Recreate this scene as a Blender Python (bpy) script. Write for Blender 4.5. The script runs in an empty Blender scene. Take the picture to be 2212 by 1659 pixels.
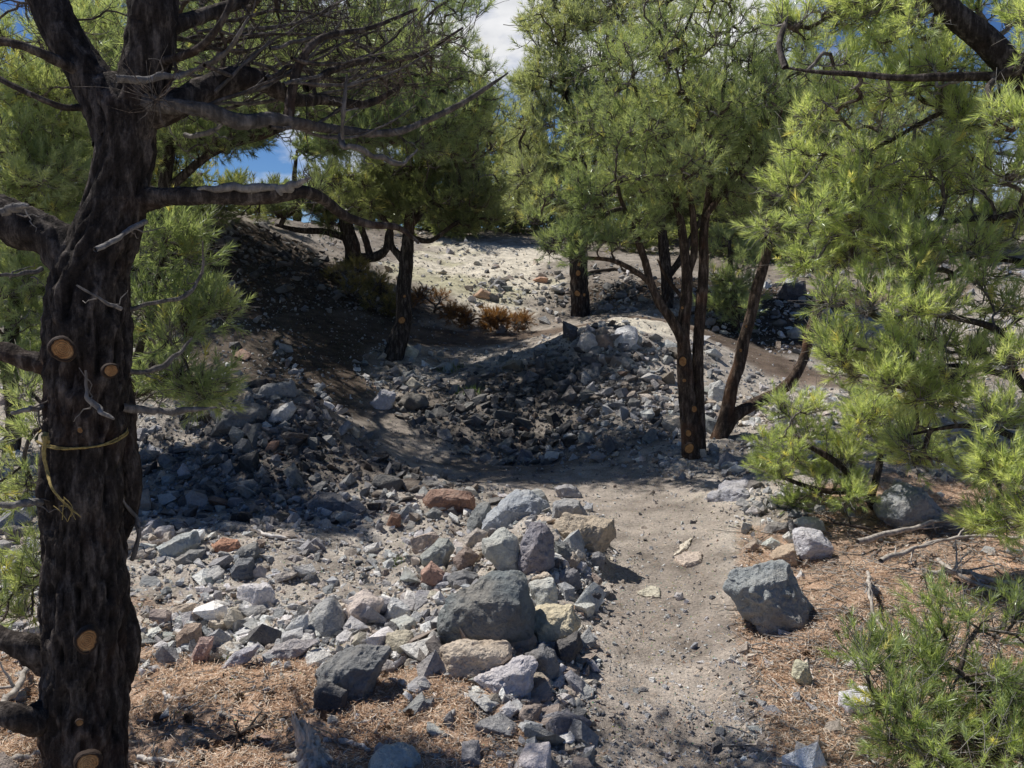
import bpy, bmesh, math, random
import numpy as np
from mathutils import Vector, Matrix

# ------------------------------------------------------------------ basics
rng = np.random.default_rng(7)
random.seed(7)
SC = bpy.context.scene
COL = SC.collection
FPX = 835.0
CAMZ = 1.6
PITCH = math.radians(8.0)
CAM = np.array([0.0, 0.0, CAMZ])
RIGHT = np.array([1.0, 0, 0])
UP = np.array([0, math.sin(PITCH), math.cos(PITCH)])
FWD = np.array([0, math.cos(PITCH), -math.sin(PITCH)])
K = 1024 / 2212.0                    # survey units of the photo -> pixels of the frame


def P(fx, fy, d):
    """world point seen at photo position (fx, fy) at distance d along the view axis"""
    x = (fx * K - 512) / FPX
    y = -(fy * K - 384) / FPX
    return CAM + d * (x * RIGHT + y * UP + FWD)


def FV(p):
    """photo position of world points"""
    q = np.asarray(p) - CAM
    d = q @ FWD
    d = np.where(np.abs(d) < 1e-6, 1e-6, d)
    return (q @ RIGHT / d * FPX + 512) / K, (384 - q @ UP / d * FPX) / K, d


def Y2D(fy, y):
    """axis depth for the ray row fy at world distance y"""
    v = -(fy * K - 384) / FPX
    return y / (v * UP[1] + FWD[1])


# ------------------------------------------------------------------ noise
_perm = np.random.default_rng(11).permutation(256)
_perm = np.concatenate([_perm, _perm, _perm])
_val = np.random.default_rng(12).uniform(-1, 1, 256)


def vnoise(p):
    p = np.asarray(p, float)
    i = np.floor(p).astype(int)
    f = p - i
    f = f * f * f * (f * (f * 6 - 15) + 10)
    i &= 255
    x, y, z = i[..., 0], i[..., 1], i[..., 2]
    x1, y1, z1 = (x + 1) & 255, (y + 1) & 255, (z + 1) & 255

    def h(a, b, c):
        return _val[_perm[_perm[_perm[a] + b] + c] & 255]
    u, v, w = f[..., 0], f[..., 1], f[..., 2]
    def mix(a, b, t): return a + (b - a) * t
    return mix(mix(mix(h(x, y, z), h(x1, y, z), u), mix(h(x, y1, z), h(x1, y1, z), u), v),
               mix(mix(h(x, y, z1), h(x1, y, z1), u), mix(h(x, y1, z1), h(x1, y1, z1), u), v), w)


def fbm(p, oct=4, gain=.5):
    p = np.asarray(p, float)
    s, a = 0, 1.0
    for k in range(oct):
        s = s + a * vnoise(p + 17.3 * k)
        p = p * 2.03
        a *= gain
    return s


# ------------------------------------------------------------------ terrain
CP = []                                # (x, y, z)


def cp(fx, fy, y):
    q = P(fx, fy, Y2D(fy, y))
    CP.append(q)


for x, y, z in [(-6, -4, 0), (0, -4, 0), (6, -4, .1), (-3, 0, 0), (0, 0, 0), (3, 0, .1), (-1.6, 2.2, .0), (.5, 2.5, -.02), (2, 2.5, .1),
                (-1.5, 3.6, .0), (-.4, 3.4, .03), (.7, 3.6, -.02), (1.5, 3.6, .08), (2.6, 3.8, .16), (4.5, 3.5, .3), (-3.5, 3.5, .02),
                (-.9, 4.6, .02), (-2.2, 4.8, .05), (.95, 4.9, -.01), (2.0, 4.9, .1), (3.5, 5.2, .2), (-4.5, 5.5, .2),
                (-8, 2, 0), (9, 3, .5), (-9, 8, .8), (-7, 12, 1.9), (9, 9, 1.0), (8, 14, 1.6), (14, 20, 2.6), (-14, 16, 2.6),
                (-20, 0, 0), (20, 0, .6), (0, -20, -.3), (0, 35, 2.9), (-20, 30, 3.0), (20, 32, 3.2), (0, 26, 2.75), (-8, 24, 2.8), (8, 25, 2.75)]:
    CP.append(np.array([x, y, z], float))
for a in [(1490, 1000, 6.7), (1150, 1020, 6.8), (1250, 1030, 6.5), (870, 990, 7.3), (790, 900, 8.3), (700, 800, 9.3), (600, 700, 10.5), (480, 640, 11),
          (1000, 740, 11.5), (830, 720, 11.2), (850, 770, 10.2), (780, 800, 9.6), (900, 870, 8.7), (1300, 716, 9.5), (1400, 738, 9.4), (1240, 738, 9.45), (1180, 752, 9.7), (1440, 810, 9.0),
          (1100, 775, 10.1), (1250, 950, 7.9), (1100, 900, 8.4), (1400, 900, 7.9), (1380, 685, 11.6), (1150, 720, 12), (1000, 660, 13.2), (1040, 600, 15.5),
          (1040, 520, 20), (920, 560, 17), (1200, 560, 17.5), (560, 545, 12.8), (470, 480, 13.2), (650, 560, 13.4), (720, 575, 14.2), (800, 600, 14), (600, 480, 17),
          (1250, 680, 13.5), (1450, 620, 14), (1650, 620, 14.5), (1500, 560, 18), (1600, 740, 11), (1750, 765, 10.6), (1700, 845, 8.8), (1600, 900, 7.8),
          (1800, 660, 13), (2000, 640, 13), (1560, 950, 7.1), (1650, 1050, 5.7), (2000, 1050, 5.5), (2100, 900, 7), (200, 900, 7), (50, 700, 11),
          (560, 838, 6.9), (490, 862, 6.8), (640, 872, 6.8), (430, 940, 6.6), (850, 1010, 6.7), (560, 1110, 5.3), (800, 1095, 5.4), (380, 1080, 5.5), (1000, 1075, 5.8)]:
    cp(*a)
CP = np.array(CP)


def _phi(r2):
    return np.where(r2 > 1e-12, .5 * r2 * np.log(np.maximum(r2, 1e-12)), 0)


_n = len(CP)
_A = np.zeros((_n + 3, _n + 3))
_d2 = ((CP[:, None, :2] - CP[None, :, :2]) ** 2).sum(-1)
_A[:_n, :_n] = _phi(_d2) + np.eye(_n) * .03
_A[:_n, _n] = 1
_A[:_n, _n + 1:] = CP[:, :2]
_A[_n, :_n] = 1
_A[_n + 1:, :_n] = CP[:, :2].T
_W = np.linalg.solve(_A, np.concatenate([CP[:, 2], [0, 0, 0]]))

TRAIL = np.array([(.35, -1), (.5, 1.5), (.53, 2.5), (.69, 3.6), (.93, 4.6), (1.0, 5.4), (.85, 6.0), (.45, 6.6), (-.22, 7.0), (-.96, 7.6), (-1.6, 8.6), (-2.2, 9.6),
                  (-2.4, 10.6), (-1.75, 11.3), (-.68, 11.6), (.29, 11.8), (1.25, 11.6), (2.0, 11.4), (2.8, 10.7), (3.2, 9.6), (3.75, 9.0), (5.5, 8.6)])
TRAILW = np.array([.3, .3, .29, .29, .32, .4, .5, .5, .4, .3, .24, .34, .6, .5, .45, .4, .4, .4, .4, .35, .3, .3])


def trail_dist(x, y):
    """signed-ish distance: 0 on the centre line, 1 on the edge of the trail"""
    best = np.full(np.shape(x), 9.0)
    for i in range(len(TRAIL) - 1):
        a, b = TRAIL[i], TRAIL[i + 1]
        d = b - a
        t = np.clip(((x - a[0]) * d[0] + (y - a[1]) * d[1]) / (d @ d), 0, 1)
        w = TRAILW[i] + (TRAILW[i + 1] - TRAILW[i]) * t
        r = np.hypot(x - a[0] - t * d[0], y - a[1] - t * d[1]) / w
        best = np.minimum(best, r)
    return best


def sstep(a, b, x):
    t = np.clip((x - a) / (b - a), 0, 1)
    return t * t * (3 - 2 * t)


def Zraw(x, y):
    x = np.asarray(x, float)
    y = np.asarray(y, float)
    sh = x.shape
    xf, yf = x.ravel(), y.ravel()
    r = np.hypot(xf, yf)
    s = np.where(r > 34, 34 / np.maximum(r, 1e-6), 1)
    xc, yc = xf * s, yf * s
    z = np.empty_like(xf)
    for k in range(0, len(xf), 20000):
        a = slice(k, k + 20000)
        d2 = (xc[a, None] - CP[None, :, 0]) ** 2 + (yc[a, None] - CP[None, :, 1]) ** 2
        z[a] = _phi(d2) @ _W[:_n] + _W[_n] + xc[a] * _W[_n + 1] + yc[a] * _W[_n + 2]
    td = trail_dist(xf, yf)
    off = sstep(.9, 1.5, td)
    q = np.stack([xf, yf, np.zeros_like(xf)], -1)
    z = z + (.05 * fbm(q * 1.3, 3) * (.25 + .75 * off) + .018 * fbm(q * 6 + 3, 3) * (.25 + .75 * off)) * np.clip(r / 3, .4, 1)
    z = z - .035 * (1 - sstep(.3, 1.15, td)) * (yf < 7)
    z = z + .25 * np.exp(-(((xf - .2) / .35) ** 2 + ((yf - 4.6) / .7) ** 2)) * off     # low heap under the boulder pile
    z = z + .12 * np.exp(-(((xf + .1) / .35) ** 2 + ((yf - 3.5) / .5) ** 2)) * off
    z = z + np.maximum(r - 45, 0) * .012 * fbm(q * .02 + 5, 3)
    return z.reshape(sh)


_GR = []
for _x0, _x1, _y0, _y1, _h in ((-9.0, 9.0, .3, 17.0, .035), (-60.0, 60.0, -12.0, 62.0, .3)):
    _gx, _gy = np.arange(_x0, _x1 + _h, _h), np.arange(_y0, _y1 + _h, _h)
    _GR.append((_x0, _y0, _h, len(_gx), len(_gy), Zraw(*np.meshgrid(_gx, _gy, indexing='ij'))))


def Z(x, y):
    x, y = np.asarray(x, float), np.asarray(y, float)
    out = None
    for x0, y0, h, nx, ny, G in _GR[::-1]:
        u, v = (x - x0) / h, (y - y0) / h
        ok = (u > 0) & (v > 0) & (u < nx - 1) & (v < ny - 1)
        u, v = np.clip(u, 0, nx - 1.001), np.clip(v, 0, ny - 1.001)
        i, j = u.astype(int), v.astype(int)
        f, g = u - i, v - j
        z = (G[i, j] * (1 - f) + G[i + 1, j] * f) * (1 - g) + (G[i, j + 1] * (1 - f) + G[i + 1, j + 1] * f) * g
        out = z if out is None else np.where(ok, z, out)
    return out


def Zs(x, y):
    return float(Z(np.array([x]), np.array([y]))[0])


def hits(fx, fy):
    """ground points seen at the photo positions (arrays): xyz and axis depth"""
    fx = np.atleast_1d(np.asarray(fx, float))
    fy = np.atleast_1d(np.asarray(fy, float))
    lo = np.full(fx.shape, 1.2)
    hi = np.full(fx.shape, 60.0)
    done = np.zeros(fx.shape, bool)
    d = 1.2
    prev = lo.copy()
    vx = (fx * K - 512) / FPX
    vy = -(fy * K - 384) / FPX
    dirs = vx[:, None] * RIGHT + vy[:, None] * UP + FWD
    while d < 60:
        p = CAM + dirs * d
        below = (Z(p[:, 0], p[:, 1]) > p[:, 2]) & ~done
        hi[below] = d
        lo[below] = d / 1.04
        done |= below
        if done.all():
            break
        d *= 1.04
    for _ in range(9):
        m = (lo + hi) / 2
        p = CAM + dirs * m[:, None]
        b = Z(p[:, 0], p[:, 1]) > p[:, 2]
        hi = np.where(b, m, hi)
        lo = np.where(b, lo, m)
    p = CAM + dirs * hi[:, None]
    return p, hi


def hit(fx, fy):
    p, d = hits([fx], [fy])
    return p[0], float(d[0])


# ------------------------------------------------------------------ mesh helpers
def mesh_np(name, V, faces, attrs=None, mats=(), smooth=False):
    """faces: list of (M,k) int arrays; attrs: {name: per-vertex array (N,) or (N,3)}"""
    V = np.asarray(V, np.float32)
    me = bpy.data.meshes.new(name)
    faces = [np.asarray(f, np.int32) for f in faces if len(f)]
    nl = sum(f.size for f in faces)
    nf = sum(len(f) for f in faces)
    me.vertices.add(len(V))
    me.vertices.foreach_set('co', V.ravel())
    me.loops.add(nl)
    me.loops.foreach_set('vertex_index', np.concatenate([f.ravel() for f in faces]))
    me.polygons.add(nf)
    st, o = [], 0
    for f in faces:
        st.append(o + np.arange(len(f), dtype=np.int32) * f.shape[1])
        o += f.size
    me.polygons.foreach_set('loop_start', np.concatenate(st))
    if smooth:
        me.polygons.foreach_set('use_smooth', np.ones(nf, bool))
    else:
        me.polygons.foreach_set('use_smooth', np.zeros(nf, bool))
    me.update(calc_edges=True)
    for k, a in (attrs or {}).items():
        a = np.asarray(a, np.float32)
        if a.ndim == 1:
            at = me.attributes.new(k, 'FLOAT', 'POINT')
            at.data.foreach_set('value', a)
        else:
            at = me.attributes.new(k, 'FLOAT_COLOR', 'POINT')
            at.data.foreach_set('color', np.concatenate([a, np.ones((len(a), 1), np.float32)], 1).ravel())
    for m in mats:
        me.materials.append(m)
    return me


def link(name, data, parent=None, **kw):
    o = bpy.data.objects.new(name, data)
    COL.objects.link(o)
    if parent is not None:
        o.parent = parent
        o.matrix_parent_inverse = Matrix.Translation(-parent.location)
    for k, v in kw.items():
        o[k] = v
    return o


def empty(name, loc, label, cat, group=None):
    o = link(name, None)
    o.location = Vector(loc)
    o['label'] = label
    o['category'] = cat
    if group:
        o['group'] = group
    return o


def catmull(pts, n):
    pts = np.asarray(pts, float)
    if len(pts) < 3:
        t = np.linspace(0, 1, n)[:, None]
        return pts[0] * (1 - t) + pts[-1] * t
    q = np.concatenate([[2 * pts[0] - pts[1]], pts, [2 * pts[-1] - pts[-2]]])
    seg = np.linalg.norm(np.diff(pts[:, :3], axis=0), axis=1)
    cum = np.concatenate([[0], np.cumsum(seg)])
    u = np.linspace(0, cum[-1], n)
    k = np.clip(np.searchsorted(cum, u, side='right') - 1, 0, len(seg) - 1)
    t = ((u - cum[k]) / np.maximum(seg[k], 1e-9))[:, None]
    p0, p1, p2, p3 = q[k], q[k + 1], q[k + 2], q[k + 3]
    return .5 * (2 * p1 + (p2 - p0) * t + (2 * p0 - 5 * p1 + 4 * p2 - p3) * t ** 2 + (3 * p1 - p0 - 3 * p2 + p3) * t ** 3)


class Geo:
    """collects pieces of one mesh"""
    def __init__(s):
        s.V, s.F3, s.F4, s.A = [], [], [], []
        s.n = 0

    def add(s, V, tris=None, quads=None, a=None):
        V = np.asarray(V, np.float32).reshape(-1, 3)
        if tris is not None and len(tris):
            s.F3.append(np.asarray(tris, np.int32) + s.n)
        if quads is not None and len(quads):
            s.F4.append(np.asarray(quads, np.int32) + s.n)
        s.V.append(V)
        if a is None:
            a = np.zeros(len(V))
        s.A.append(np.broadcast_to(np.asarray(a, np.float32), (len(V),) + np.shape(a)[1:]) if np.ndim(a) > 0 else np.full(len(V), a, np.float32))
        s.n += len(V)

    def mesh(s, name, mats, attr='tint', smooth=False):
        f = []
        if s.F3:
            f.append(np.concatenate(s.F3))
        if s.F4:
            f.append(np.concatenate(s.F4))
        return mesh_np(name, np.concatenate(s.V), f, {attr: np.concatenate(s.A)}, mats, smooth)

    def tubes(s, C, R, k=5, a=0.0):
        """C (c,m,3) centre lines, R (c,m) radii"""
        C = np.asarray(C, float)
        R = np.asarray(R, float)
        if len(C) == 0:
            return
        c, m, _ = C.shape
        T = np.gradient(C, axis=1)
        T /= np.maximum(np.linalg.norm(T, axis=2, keepdims=True), 1e-9)
        mean = C[:, -1] - C[:, 0]
        mean /= np.maximum(np.linalg.norm(mean, axis=1, keepdims=True), 1e-9)
        ref = np.where(np.abs(mean[:, 2:3]) < .8, np.array([[0, 0, 1.0]]), np.array([[0.31, .95, 0]]))
        n = np.cross(mean, ref)
        n /= np.maximum(np.linalg.norm(n, axis=1, keepdims=True), 1e-9)
        N = n[:, None] - (T * n[:, None]).sum(2, keepdims=True) * T
        N /= np.maximum(np.linalg.norm(N, axis=2, keepdims=True), 1e-9)
        B = np.cross(T, N)
        an = np.linspace(0, 2 * np.pi, k, endpoint=False)
        V = C[:, :, None] + R[:, :, None, None] * (np.cos(an)[None, None, :, None] * N[:, :, None] + np.sin(an)[None, None, :, None] * B[:, :, None])
        idx = np.arange(c * m * k).reshape(c, m, k)
        q = np.stack([idx[:, :-1], np.roll(idx, -1, 2)[:, :-1], np.roll(idx, -1, 2)[:, 1:], idx[:, 1:]], -1).reshape(-1, 4)
        av = np.broadcast_to(np.asarray(a, float).reshape(-1, 1, 1), (c, m, k)).ravel() if np.ndim(a) else np.full(c * m * k, a)
        s.add(V.reshape(-1, 3), None, q, av)
        # end caps
        caps = [idx[:, -1][:, ::1]]
        tri = []
        for e in caps:
            for j in range(1, k - 1):
                tri.append(np.stack([e[:, 0], e[:, j], e[:, j + 1]], -1))
        s.F3.append(np.concatenate(tri).astype(np.int32) + (s.n - c * m * k))


def stem(geo, pts, rad, n=24, k=14, bark=.08, freq=9.0, a=0.0):
    """a barked trunk or limb: points (m,3), radii (m,), with furrowed displacement"""
    q = catmull(np.concatenate([np.asarray(pts, float), np.asarray(rad, float)[:, None]], 1), n)
    C, R = q[:, :3], np.maximum(q[:, 3], .001)
    g = Geo()
    g.tubes(C[None], R[None], k)
    V = g.V[0].astype(float)
    ctr = np.repeat(C, k, 0)
    rr = np.repeat(R, k)
    d = V - ctr
    dn = d / np.maximum(np.linalg.norm(d, axis=1, keepdims=True), 1e-9)
    s = np.repeat(np.concatenate([[0], np.cumsum(np.linalg.norm(np.diff(C, axis=0), axis=1))]), k)
    p = np.concatenate([dn[:, :2] * rr[:, None] * freq * 3, (dn[:, 2:] * rr[:, None] * freq * 2 + s[:, None] * freq * .85)], 1)
    nz = fbm(p, 4, .55)
    ridge = 1 - np.abs(nz) * 1.6
    fl = np.round((fbm(p * .8 + 21, 3)) * 3) / 3
    h = .62 * ridge + .33 * fbm(p * .28 + 9, 2) + .28 * fl
    V = V + dn * (h * bark * rr)[:, None]
    geo.add(V, np.concatenate(g.F3), np.concatenate(g.F4), np.full(len(V), a))
    return C, R

# ------------------------------------------------------------------ materials
def newmat(name):
    m = bpy.data.materials.new(name)
    m.use_nodes = True
    nt = m.node_tree
    nt.nodes.clear()
    return m, nt


class NT:
    def __init__(s, nt):
        s.nt = nt

    def n(s, typ, **kw):
        nd = s.nt.nodes.new('ShaderNode' + typ)
        for k, v in kw.items():
            if k.startswith('i_'):
                key = k[2:]
                nd.inputs[int(key) if key.isdigit() else key.replace('_', ' ')].default_value = v
            else:
                setattr(nd, k, v)
        return nd

    def l(s, a, b):
        s.nt.links.new(a, b)

    def noise(s, vec, scale, detail=4, rough=.55):
        nd = s.n('TexNoise', i_Scale=scale, i_Detail=detail, i_Roughness=rough)
        s.l(vec, nd.inputs['Vector'])
        return nd.outputs['Fac']

    def ramp(s, fac, stops):
        nd = s.n('ValToRGB')
        r = nd.color_ramp
        while len(r.elements) < len(stops):
            r.elements.new(.5)
        for e, (p, c) in zip(r.elements, stops):
            e.position = p
            e.color = tuple(c) + (1,) if len(c) == 3 else c
        s.l(fac, nd.inputs['Fac'])
        return nd.outputs['Color']

    def mix(s, fac, a, b, mode='MIX'):
        nd = s.n('Mix', data_type='RGBA', blend_type=mode)
        for v, i in ((fac, 0), (a, 6), (b, 7)):
            if isinstance(v, (int, float)):
                nd.inputs[i].default_value = v
            elif isinstance(v, tuple):
                nd.inputs[i].default_value = v if len(v) == 4 else v + (1,)
            else:
                s.l(v, nd.inputs[i])
        return nd.outputs[2]

    def math(s, op, a, b=0.0, clamp=False):
        nd = s.n('Math', operation=op, use_clamp=clamp)
        for v, i in ((a, 0), (b, 1)):
            if isinstance(v, (int, float)):
                nd.inputs[i].default_value = v
            else:
                s.l(v, nd.inputs[i])
        return nd.outputs[0]

    def bump(s, h, strength=.5, dist=.02, prev=None):
        nd = s.n('Bump', i_Strength=strength, i_Distance=dist)
        s.l(h, nd.inputs['Height'])
        if prev is not None:
            s.l(prev, nd.inputs['Normal'])
        return nd.outputs[0]

    def out(s, col, rough=.9, normal=None, spec=.2):
        b = s.n('BsdfPrincipled')
        if isinstance(col, tuple):
            b.inputs['Base Color'].default_value = col + (1,)
        else:
            s.l(col, b.inputs['Base Color'])
        if isinstance(rough, (int, float)):
            b.inputs['Roughness'].default_value = rough
        else:
            s.l(rough, b.inputs['Roughness'])
        b.inputs['Specular IOR Level'].default_value = spec
        if normal is not None:
            s.l(normal, b.inputs['Normal'])
        o = s.n('OutputMaterial')
        s.l(b.outputs[0], o.inputs[0])
        return b


def mat_rock(name, src):
    m, nt = newmat(name)
    t = NT(nt)
    if src == 'object':
        base = t.n('ObjectInfo').outputs['Color']
    else:
        base = t.n('Attribute', attribute_name='tint').outputs['Color']
    geo = t.n('NewGeometry')
    pos = geo.outputs['Position']
    n1 = t.noise(pos, 9, 5, .6)
    n2 = t.noise(pos, 55, 4, .65)
    n3 = t.noise(pos, 3.1, 3)
    c = t.mix(1.0, base, t.ramp(n1, [(.25, (.62, .62, .64)), (.5, (.95, .95, .95)), (.75, (1.22, 1.2, 1.15))]), 'MULTIPLY')
    c = t.mix(1.0, c, t.ramp(n2, [(.25, (.72, .72, .72)), (.55, (1, 1, 1)), (.8, (1.25, 1.25, 1.25))]), 'MULTIPLY')
    # tawny weathering in patches, dust on upward faces
    w = t.math('MULTIPLY', t.ramp(n3, [(.52, (0, 0, 0)), (.68, (1, 1, 1))]), .28)
    c = t.mix(w, c, (.30, .2, .12))
    sep = t.n('SeparateXYZ')
    t.l(geo.outputs['Normal'], sep.inputs[0])
    up = t.math('MULTIPLY', t.math('MAXIMUM', sep.outputs[2], 0.0), .38)
    c = t.mix(t.math('MULTIPLY', up, t.ramp(n1, [(.35, (0, 0, 0)), (.65, (1, 1, 1))])), c, (.46, .41, .35))
    # fine pale veins
    vein = t.n('TexVoronoi', feature='DISTANCE_TO_EDGE', i_Scale=4.0)
    mp = t.n('Mapping')
    mp.inputs['Scale'].default_value = (1, 2.2, 1.6)
    mp.inputs['Rotation'].default_value = (.5, .3, .7)
    warp = t.n('VectorMath', operation='ADD')
    t.l(pos, warp.inputs[0])
    nn = t.n('TexNoise', i_Scale=3.0, i_Detail=4)
    t.l(pos, nn.inputs['Vector'])
    sc = t.n('VectorMath', operation='SCALE')
    sc.inputs['Scale'].default_value = .3
    t.l(nn.outputs['Color'], sc.inputs[0])
    t.l(sc.outputs[0], warp.inputs[1])
    t.l(warp.outputs[0], mp.inputs['Vector'])
    t.l(mp.outputs[0], vein.inputs['Vector'])
    vl = t.math('MULTIPLY', t.ramp(vein.outputs['Distance'], [(0.0, (1, 1, 1)), (.018, (0, 0, 0))]), .22)
    c = t.mix(vl, c, (.4, .38, .34))
    h = t.math('ADD', n2, t.math('MULTIPLY', n1, 1.6))
    nb = t.bump(h, .9, .025)
    nb = t.bump(t.noise(pos, 160, 3, .7), .55, .008, nb)
    t.out(c, .82, nb, .3)
    return m


def mat_bark(name, dark, light, rust=.25):
    m, nt = newmat(name)
    t = NT(nt)
    pos = t.n('NewGeometry').outputs['Position']
    tint = t.n('Attribute', attribute_name='tint').outputs['Fac']
    mp = t.n('Mapping')
    mp.inputs['Scale'].default_value = (1, 1, .22)
    t.l(pos, mp.inputs['Vector'])
    n1 = t.noise(mp.outputs[0], 38, 5, .65)
    n2 = t.noise(pos, 90, 4, .7)
    n3 = t.noise(pos, 3.5, 3)
    c = t.ramp(n1, [(.3, tuple(.45 * x for x in dark)), (.5, dark), (.7, light)])
    c = t.mix(1.0, c, t.ramp(n2, [(.3, (.65, .65, .65)), (.7, (1.3, 1.3, 1.3))]), 'MULTIPLY')
    c = t.mix(t.math('MULTIPLY', t.ramp(n3, [(.56, (0, 0, 0)), (.68, (1, 1, 1))]), rust), c, (.17, .075, .035))
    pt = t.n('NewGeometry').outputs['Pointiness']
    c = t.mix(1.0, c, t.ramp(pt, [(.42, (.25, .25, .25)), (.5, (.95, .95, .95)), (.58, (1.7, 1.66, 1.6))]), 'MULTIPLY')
    # tint > 0: bleached bare wood
    g = t.ramp(n1, [(.3, (.20, .185, .17)), (.55, (.42, .40, .37)), (.75, (.58, .56, .53))])
    c = t.mix(tint, c, g)
    nb = t.bump(t.math('ADD', n1, t.math('MULTIPLY', n2, .5)), .8, .02)
    t.out(c, .95, nb, .1)
    return m


def mat_needle(name, a, b, c_, trans=.45, gloss=.11):
    m, nt = newmat(name)
    t = NT(nt)
    tint = t.n('Attribute', attribute_name='tint').outputs['Fac']
    pos = t.n('NewGeometry').outputs['Position']
    n = t.noise(pos, 2.5, 2)
    f = t.math('ADD', t.math('MULTIPLY', tint, .72), t.math('MULTIPLY', n, .28))
    col = t.ramp(f, [(.08, a), (.5, b), (.86, c_)] + ([(1.0, tuple(x * y for x, y in zip(c_, (1.03, .9, .66))))] if gloss else []))
    d = t.n('BsdfDiffuse')
    tr = t.n('BsdfTranslucent')
    gl = t.n('BsdfGlossy', i_Roughness=.32)
    gl.inputs['Color'].default_value = (.75, .8, .7, 1)
    t.l(col, d.inputs[0])
    t.l(t.mix(1.0, col, (1.25, 1.2, .55), 'MULTIPLY'), tr.inputs[0])
    m1 = t.n('MixShader', i_0=trans)
    t.l(d.outputs[0], m1.inputs[1])
    t.l(tr.outputs[0], m1.inputs[2])
    m2 = t.n('MixShader', i_0=gloss)
    t.l(m1.outputs[0], m2.inputs[1])
    t.l(gl.outputs[0], m2.inputs[2])
    o = t.n('OutputMaterial')
    t.l(m2.outputs[0], o.inputs[0])
    return m


def mat_ground():
    m, nt = newmat('ground_soil')
    t = NT(nt)
    pos = t.n('NewGeometry').outputs['Position']
    def at(n): return t.n('Attribute', attribute_name=n).outputs['Fac']
    n1 = t.noise(pos, 1.7, 5)
    n2 = t.noise(pos, 14, 5, .6)
    n3 = t.noise(pos, 75, 4, .7)
    n4 = t.noise(pos, 260, 2, .6)
    soil = t.ramp(n1, [(.3, (.34, .295, .25)), (.55, (.52, .46, .395)), (.75, (.66, .60, .52))])
    tr = t.ramp(n1, [(.3, (.30, .256, .218)), (.55, (.45, .388, .33)), (.8, (.60, .53, .455))])
    c = t.mix(at('trail'), soil, tr)
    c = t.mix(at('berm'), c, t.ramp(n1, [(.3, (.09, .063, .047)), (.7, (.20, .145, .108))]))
    lit = t.ramp(n2, [(.3, (.24, .155, .105)), (.5, (.58, .385, .265)), (.72, (.76, .58, .44))])
    lit = t.mix(t.ramp(n1, [(.42, (0, 0, 0)), (.66, (.6, .6, .6))]), lit, (.34, .285, .24))
    c = t.mix(at('litter'), c, lit)
    pale = t.ramp(n2, [(.3, (.56, .495, .40)), (.5, (.72, .65, .53)), (.7, (.80, .74, .61))])
    c = t.mix(at('pale'), c, pale)
    c = t.mix(at('grass'), c, t.ramp(n2, [(.35, (.42, .38, .25)), (.65, (.5, .48, .31))]))
    c = t.mix(at('dark'), c, t.ramp(n2, [(.3, (.058, .043, .033)), (.7, (.135, .103, .08))]))  # dark soil, with shade painted into its colour
    c = t.mix(1.0, c, t.ramp(n3, [(.3, (.6, .6, .6)), (.52, (1, 1, 1)), (.72, (1.35, 1.33, 1.3))]), 'MULTIPLY')
    n5 = t.noise(pos, 5.5, 4, .6)
    c = t.mix(1.0, c, t.ramp(n5, [(.3, (.6, .59, .58)), (.5, (1, 1, 1)), (.7, (1.25, 1.24, 1.22))]), 'MULTIPLY')
    # grit
    vo = t.n('TexVoronoi', i_Scale=60.0)
    t.l(pos, vo.inputs['Vector'])
    t.l(pos, vo.inputs['Vector'])
    speck = t.math('MULTIPLY', t.ramp(vo.outputs['Distance'], [(.16, (1, 1, 1)), (.26, (0, 0, 0))]),
                   t.ramp(vo.outputs['Color'], [(.5, (0, 0, 0)), (.75, (1, 1, 1))]))
    c = t.mix(t.math('MULTIPLY', speck, .85), c, t.mix(1.0, vo.outputs['Color'], (.5, .47, .43), 'MULTIPLY'))
    h = t.math('ADD', t.math('MULTIPLY', n2, 1.2), t.math('ADD', n3, t.math('MULTIPLY', speck, .6)))
    nb = t.bump(h, .8, .02)
    nb = t.bump(n4, .5, .006, nb)
    t.out(c, .95, nb, .1)
    return m


def mat_simple(name, stops, scale=20, zs=1.0, rough=.9, bump=.4):
    m, nt = newmat(name)
    t = NT(nt)
    pos = t.n('NewGeometry').outputs['Position']
    mp = t.n('Mapping')
    mp.inputs['Scale'].default_value = (1, 1, zs)
    t.l(pos, mp.inputs['Vector'])
    n1 = t.noise(mp.outputs[0], scale, 5, .65)
    c = t.ramp(n1, stops)
    t.out(c, rough, t.bump(n1, bump, .01), .15)
    return m


M_ROCK = mat_rock('rock_face', 'object')
M_RUBBLE = mat_rock('rubble_face', 'tint')
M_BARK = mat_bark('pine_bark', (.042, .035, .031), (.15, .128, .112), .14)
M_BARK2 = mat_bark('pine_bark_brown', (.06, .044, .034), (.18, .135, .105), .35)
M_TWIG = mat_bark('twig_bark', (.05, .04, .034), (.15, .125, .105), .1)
M_DEAD = mat_simple('dead_wood', [(.3, (.2, .17, .14)), (.55, (.47, .42, .365)), (.75, (.66, .6, .53))], 45, .6)
M_DEADDARK = mat_simple('dark_stick_bark', [(.3, (.03, .024, .02)), (.6, (.09, .072, .06)), (.78, (.2, .17, .15))], 45, .6)
M_BLEACH = mat_simple('bleached_wood', [(.3, (.5, .44, .39)), (.55, (.72, .67, .61)), (.75, (.82, .78, .74))], 60, .6)


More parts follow.
